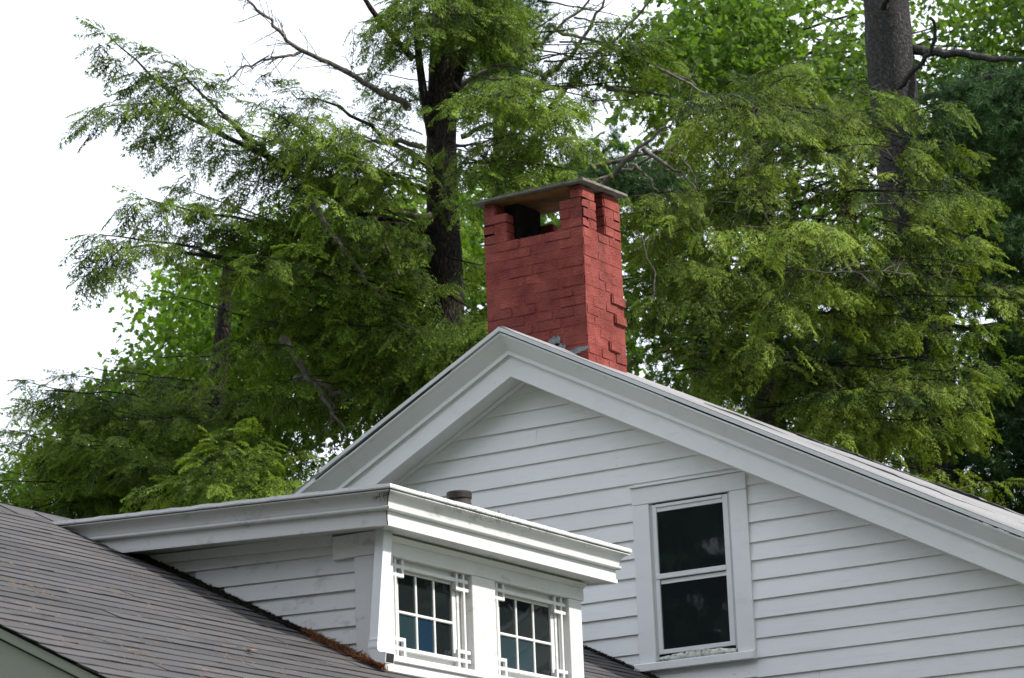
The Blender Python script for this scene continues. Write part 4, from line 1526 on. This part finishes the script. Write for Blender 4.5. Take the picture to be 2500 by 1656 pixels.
# brighter near boughs
hemlock_limbs(t3, S3, grid_tips([(1540, 470), (1700, 480), (1850, 440), (2000, 560), (2080, 720), (1900, 760), (1700, 640), (1560, 640)], 105), (1850, 200, 800), 28.6, (-1.6, -.6), -.2, .66, .3, maxlen=1.5, reach=.6, draw=False)
hemlock_limbs(t3, S3, grid_tips([(1900, 960), (2100, 920), (2340, 900), (2320, 1100), (2100, 1100)], 105), (1950, 600, 1000), 28.6, (-1.4, -.4), -.2, .66, .3, maxlen=1.5, reach=.5, draw=False)
S3.build('crown', M['hemlock2'], t3, tuple(at(1900, 700, 30)))['kind'] = 'stuff'
for pxs, D_, ra, nt_, L_ in (([(1455, 470), (1500, 420), (1560, 360), (1610, 320), (1660, 292)], 28.6, .042, 3, .4),
                             ([(1440, 405), (1520, 390), (1600, 372), (1690, 355)], 29, .034, 4, .4),
                             ([(1450, 440), (1540, 410), (1610, 372), (1700, 340)], 29.2, .03, 3, .4),
                             ([(1565, 362), (1620, 400), (1670, 430), (1710, 480)], 28.8, .03, 3, .4),
                             ([(1600, 370), (1650, 380), (1690, 420), (1705, 470)], 29, .022, 3, .4),
                             ([(1540, 400), (1580, 430), (1610, 470)], 29, .02, 2, .3),
                             ([(1610, 170), (1680, 205), (1740, 240)], 30, .022, 4, .4),
                             ([(1980, 620), (2060, 640), (2140, 700)], 28, .014, 4, .4),
                             ([(1560, 560), (1600, 700), (1570, 760)], 27.6, .008, 3, .4),
                             ([(1950, 660), (2100, 665), (2230, 670)], 27.4, .009, 8, .3)):
    c = px_path(pxs, D_, D_ - .3, 4, .012)
    limb(t3, c, ra * .9, .006, 'twig', 'bare_branch', 6, .1)
    twigs(t3, c, nt_, L_)


# ---- broadleaf trees behind
def maple_leaf():
    a = [(0, 0), (.36, -.46), (.50, -.20), (.76, -.26), (1.0, 0), (.76, .26), (.50, .20), (.36, .46)]
    V = np.array([(x, y, -.25 * y * y - .12 * x * x) for x, y in a] + [(.35, 0, .03)])
    c = len(a)
    T_ = np.array([(i, (i + 1) % c, c) for i in range(c)])
    return V, T_, np.full(len(T_), .6)


ML = [maple_leaf()]


def broadleaf(name, label, polys, Dr, n_clump, per, size, m, base, trunkpx, Dt, spread=.45, tvar=.18):
    t = empty(name, tuple(at(trunkpx[-1][0], trunkpx[-1][1], Dt) * (1, 1, 0) + np.array([0, 0, -GZ])))
    tag(t, label, 'tree')
    tpts = trunk_to_ground(trunkpx, Dt, 20)
    limb(t, tpts, .06, .18, 'bark', 'trunk', 9)
    P, X, Nn, S, T_ = [], [], [], [], []
    for poly, share in polys:
        xs, ys = [p[0] for p in poly], [p[1] for p in poly]
        k = 0
        lim = int(n_clump * share)
        while k < lim:
            x, y = random.uniform(min(xs), max(xs)), random.uniform(min(ys), max(ys))
            if not inside(poly, x, y):
                continue
            k += 1
            c = at(x, y, random.uniform(*Dr))
            if k % 5 == 0:
                q, _ = sample(tpts[:max(4, len(tpts) - 5)], random.random() * .98)
                if np.linalg.norm(q - c) < 6:
                    limb(t, curve(q, c, random.uniform(-.02, .1), 6), .022, .005)
            bt = base + random.gauss(0, tvar)
            for _ in range(per):
                o_ = np.clip(rng.normal(0, spread, 3), -1.5 * spread, 1.5 * spread) * (1, 1, .6)
                P.append(c + o_)
                d = nrm(o_ * .6 + rng.normal(0, .5, 3) + np.array([0, 0, -.35]))
                X.append(d)
                Nn.append(UP * .8 + rng.normal(0, .6, 3) + TOCAM * .25)
                S.append(size * random.uniform(.6, 1.2))
                T_.append(bt + random.gauss(0, .15))
    o = place(ML, np.array(P), np.array(X), np.array(Nn), np.array(S), np.array(T_), 'crown', m, t, tuple(at(trunkpx[0][0], trunkpx[0][1], Dt)), .2)
    o['kind'] = 'stuff'
    return t


broadleaf('maple_tree', 'bright green maple showing through behind the hemlock on the left', [
    ([(400, 720), (480, 660), (640, 580), (900, 480), (1030, 480), (1120, 700), (1000, 1000), (700, 1100), (420, 1000), (370, 830)], .62),
    ([(40, 1180), (260, 960), (370, 880), (600, 1000), (720, 1180), (500, 1280), (40, 1280)], .38)],
    (35, 39), 720, 42, .105, M['maple'], .52, [(640, 700), (640, 900), (650, 1100)], 37, .30)
broadleaf('broadleaf_tree', 'light green large leaved tree behind the pine trunk at the top right', [
    ([(1620, 200), (1650, 60), (1700, -60), (1900, -60), (1910, 30), (1880, 120), (1960, 180), (2060, 90), (2090, -60), (2120, -60), (2110, 300), (1950, 330), (1700, 300)], .40),
    ([(2230, -60), (2800, -60), (2800, 420), (2420, 520), (2330, 620), (2260, 300)], .42),
    ([(1560, 140), (1660, 110), (1700, 200), (1640, 260), (1560, 220)], .05),
    ([(2330, 480), (2450, 480), (2480, 640), (2350, 700)], .13)],
    (35, 39), 400, 62, .112, M['maple2'], .55, [(1875, 20), (1870, 200), (1870, 500), (1880, 900)], 38.5, .34)
broadleaf('maple_tree', 'dark maple deep behind the chimney and the hemlocks', [
    ([(1200, 440), (1450, 440), (1560, 380), (1700, 380), (3100, 300), (3100, 1320), (2200, 1240), (1560, 960), (1500, 900), (1200, 860)], .85),
    ([(1130, 470), (1210, 470), (1210, 860), (1130, 860)], .15)],
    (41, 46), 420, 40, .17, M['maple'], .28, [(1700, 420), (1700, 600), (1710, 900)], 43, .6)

# ---- white pine at the right
t5 = empty('pine_tree', tuple(at(2245, 660, 33) * (1, 1, 0) + np.array([0, 0, -GZ])))
tag(t5, 'white pine with a thick grey trunk and dark soft needles at the right edge', 'tree')
pp = trunk_to_ground([(2150, -300), (2160, -60), (2172, 120), (2188, 300), (2210, 480), (2245, 680)], 33, 55)
limb(t5, pp, .225, .29, 'pinebark', 'trunk', 20, .035)
for pxs, D_, ra in (([(2225, 120), (2290, 128), (2370, 132), (2430, 145), (2520, 140)], 33, .060),
                    ([(2180, 235), (2205, 205), (2245, 160), (2275, 120), (2285, 75), (2272, 40)], 32.85, .038),
                    ([(2155, 20), (2162, 5), (2170, -20)], 32.7, .05),
                    ([(2220, 260), (2320, 215), (2420, 190), (2500, 185)], 33, .05),
                    ([(2230, 520), (2330, 540), (2500, 500)], 33, .05),
                    ([(2250, 760), (2350, 800), (2500, 780)], 33, .05),
                    ([(2250, 900), (2350, 980), (2500, 1000)], 33, .05),
                    ([(2270, 1080), (2380, 1130), (2500, 1160)], 33, .04)):
    c = px_path(pxs, D_, D_ - .6, 4, .01)
    limb(t5, c, ra, ra * .45, 'pinebark', 'branch', 8, .08)


def tuft(seed, n_=20):
    rr = np.random.default_rng(seed)
    V, T_ = [], []
    for i in range(n_):
        b = np.array([rr.uniform(0, .35), 0, 0])
        d = nrm(np.array([1.0, 0, 0]) * rr.uniform(.3, 1.1) + rr.normal(0, .55, 3))
        s = nrm(np.cross(d, rr.normal(0, 1, 3))) * .034
        k = len(V)
        V += [b - s, b + s, b + d * rr.uniform(.7, 1.0)]
        T_.append((k, k + 1, k + 2))
    return np.array(V), np.array(T_), rr.uniform(.2, 1.0, n_)


TF = [tuft(s) for s in (1, 2, 3)]


def pine_tufts(parent, polys, Dr, n_, size, base, loc):
    P, X, Nn, S, T_ = [], [], [], [], []
    for poly, share in polys:
        xs, ys = [p[0] for p in poly], [p[1] for p in poly]
        k = 0
        while k < n_ * share:
            x, y = random.uniform(min(xs), max(xs)), random.uniform(min(ys), max(ys))
            if not inside(poly, x, y):
                continue
            k += 1
            c = at(x, y, random.uniform(*Dr))
            bt = base + random.gauss(0, .25)
            d0 = nrm(np.array([random.gauss(0, 1), random.gauss(0, 1), .25]))
            for _ in range(24):
                o_ = d0 * random.uniform(-.55, .55) + rng.normal(0, .085, 3) * (1, 1, .6)
                P.append(c + o_)
                X.append(nrm(d0 * .8 + rng.normal(0, .5, 3) + UP * .3))
                Nn.append(rng.normal(0, 1, 3) + UP)
                S.append(size * random.uniform(.7, 1.2))
                T_.append(bt)
    o = place(TF, np.array(P), np.array(X), np.array(Nn), np.array(S), np.array(T_), 'crown', M['pine'], parent, loc, .4)
    o['kind'] = 'stuff'


pine_tufts(t5, [([(2290, 230), (2520, 150), (2520, 460), (2440, 560), (2350, 480)], .20),
                ([(2400, 480), (2520, 430), (2720, 400), (2760, 1330), (2330, 1240), (2310, 1080), (2420, 850)], .58),
                ([(2000, 760), (2200, 800), (2300, 900), (2300, 1000), (2100, 1000)], .08),
                ([(1700, 850), (2050, 850), (2050, 1000), (1800, 980)], .10),
                ([(2080, 640), (2260, 620), (2300, 760), (2150, 780)], .07)], (31.5, 34.5), 620, .14, .5, tuple(at(2400, 700, 33)))
t6 = empty('pine_tree', tuple(at(1215, 640, 42) * (1, 1, 0) + np.array([0, 0, -GZ])))
tag(t6, 'distant pine with bluish needles just right of the dark hemlock trunk', 'tree')
limb(t6, trunk_to_ground([(1225, -60), (1222, 200), (1218, 640)], 42, 12), .06, .14, 'pinebark', 'trunk', 8)
pine_tufts(t6, [([(1130, 40), (1260, -40), (1300, 120), (1260, 260), (1180, 230), (1120, 150)], .6), ([(1380, 400), (1640, 380), (1640, 480), (1400, 480)], .4)], (40, 43), 110, .17, .62, tuple(at(1220, 200, 42)))


# ---- woods round the lot, outside the frame: mirrored in the panes and shading the shaded walls
LQ = [(np.array([(0, 0, 0), (.5, -.36, .05), (1, 0, -.1), (.5, .36, .05)]), np.array([(0, 1, 2, 3)]), np.array([.6]))]


def woods(name, label, crowns, n_):
    P = []
    for x, y, h, r_ in crowns:
        d = nrm(rng.normal(0, 1, (n_, 3)))
        rad = rng.uniform(.55, 1, n_) ** .5
        k = 1 + .18 * np.sin(d[:, 0] * 7 + x) * np.sin(d[:, 2] * 6 + y)
        P.append(d * (rad * k)[:, None] * (r_, r_, h * .5) + (x, y, h * .5 - GZ))
    P = np.concatenate(P)
    n2 = len(P)
    o = place(LQ, P, rng.normal(0, 1, (n2, 3)), rng.normal(0, 1, (n2, 3)) + UP, rng.uniform(.5, .95, n2), rng.normal(.35, .18, n2), name, M['pine'], None, (crowns[0][0], crowns[0][1], -GZ), .2)
    tag(o, label, 'woods', kind='stuff')


woods('woods', 'dense woods across the lawn, mirrored dimly in the gable window',
      [(-35, -15, 17, 7.5), (-26, -17, 20, 7.5), (-15, -18, 23, 8), (-4, -18, 27, 8.5), (7, -17, 28, 8.5), (16, -12, 28, 8.5), (24, -4, 27, 8), (-43, -26, 21, 9), (-33, -29, 23, 9), (-22, -30, 25, 9)], 6500)
woods('woods', 'woods beyond the right side of the house, mirrored in the dormer panes',
      [(-7, 36, 19, 5.5), (0, 33, 18, 5.5), (7, 37, 20, 6.5), (15, 40, 20, 7), (-2, 44, 21, 7)], 3600)

for par, V, F in TW.values():
    mk('fine_twigs', V, F, M['twig'], par, smooth=True)['kind'] = 'stuff'
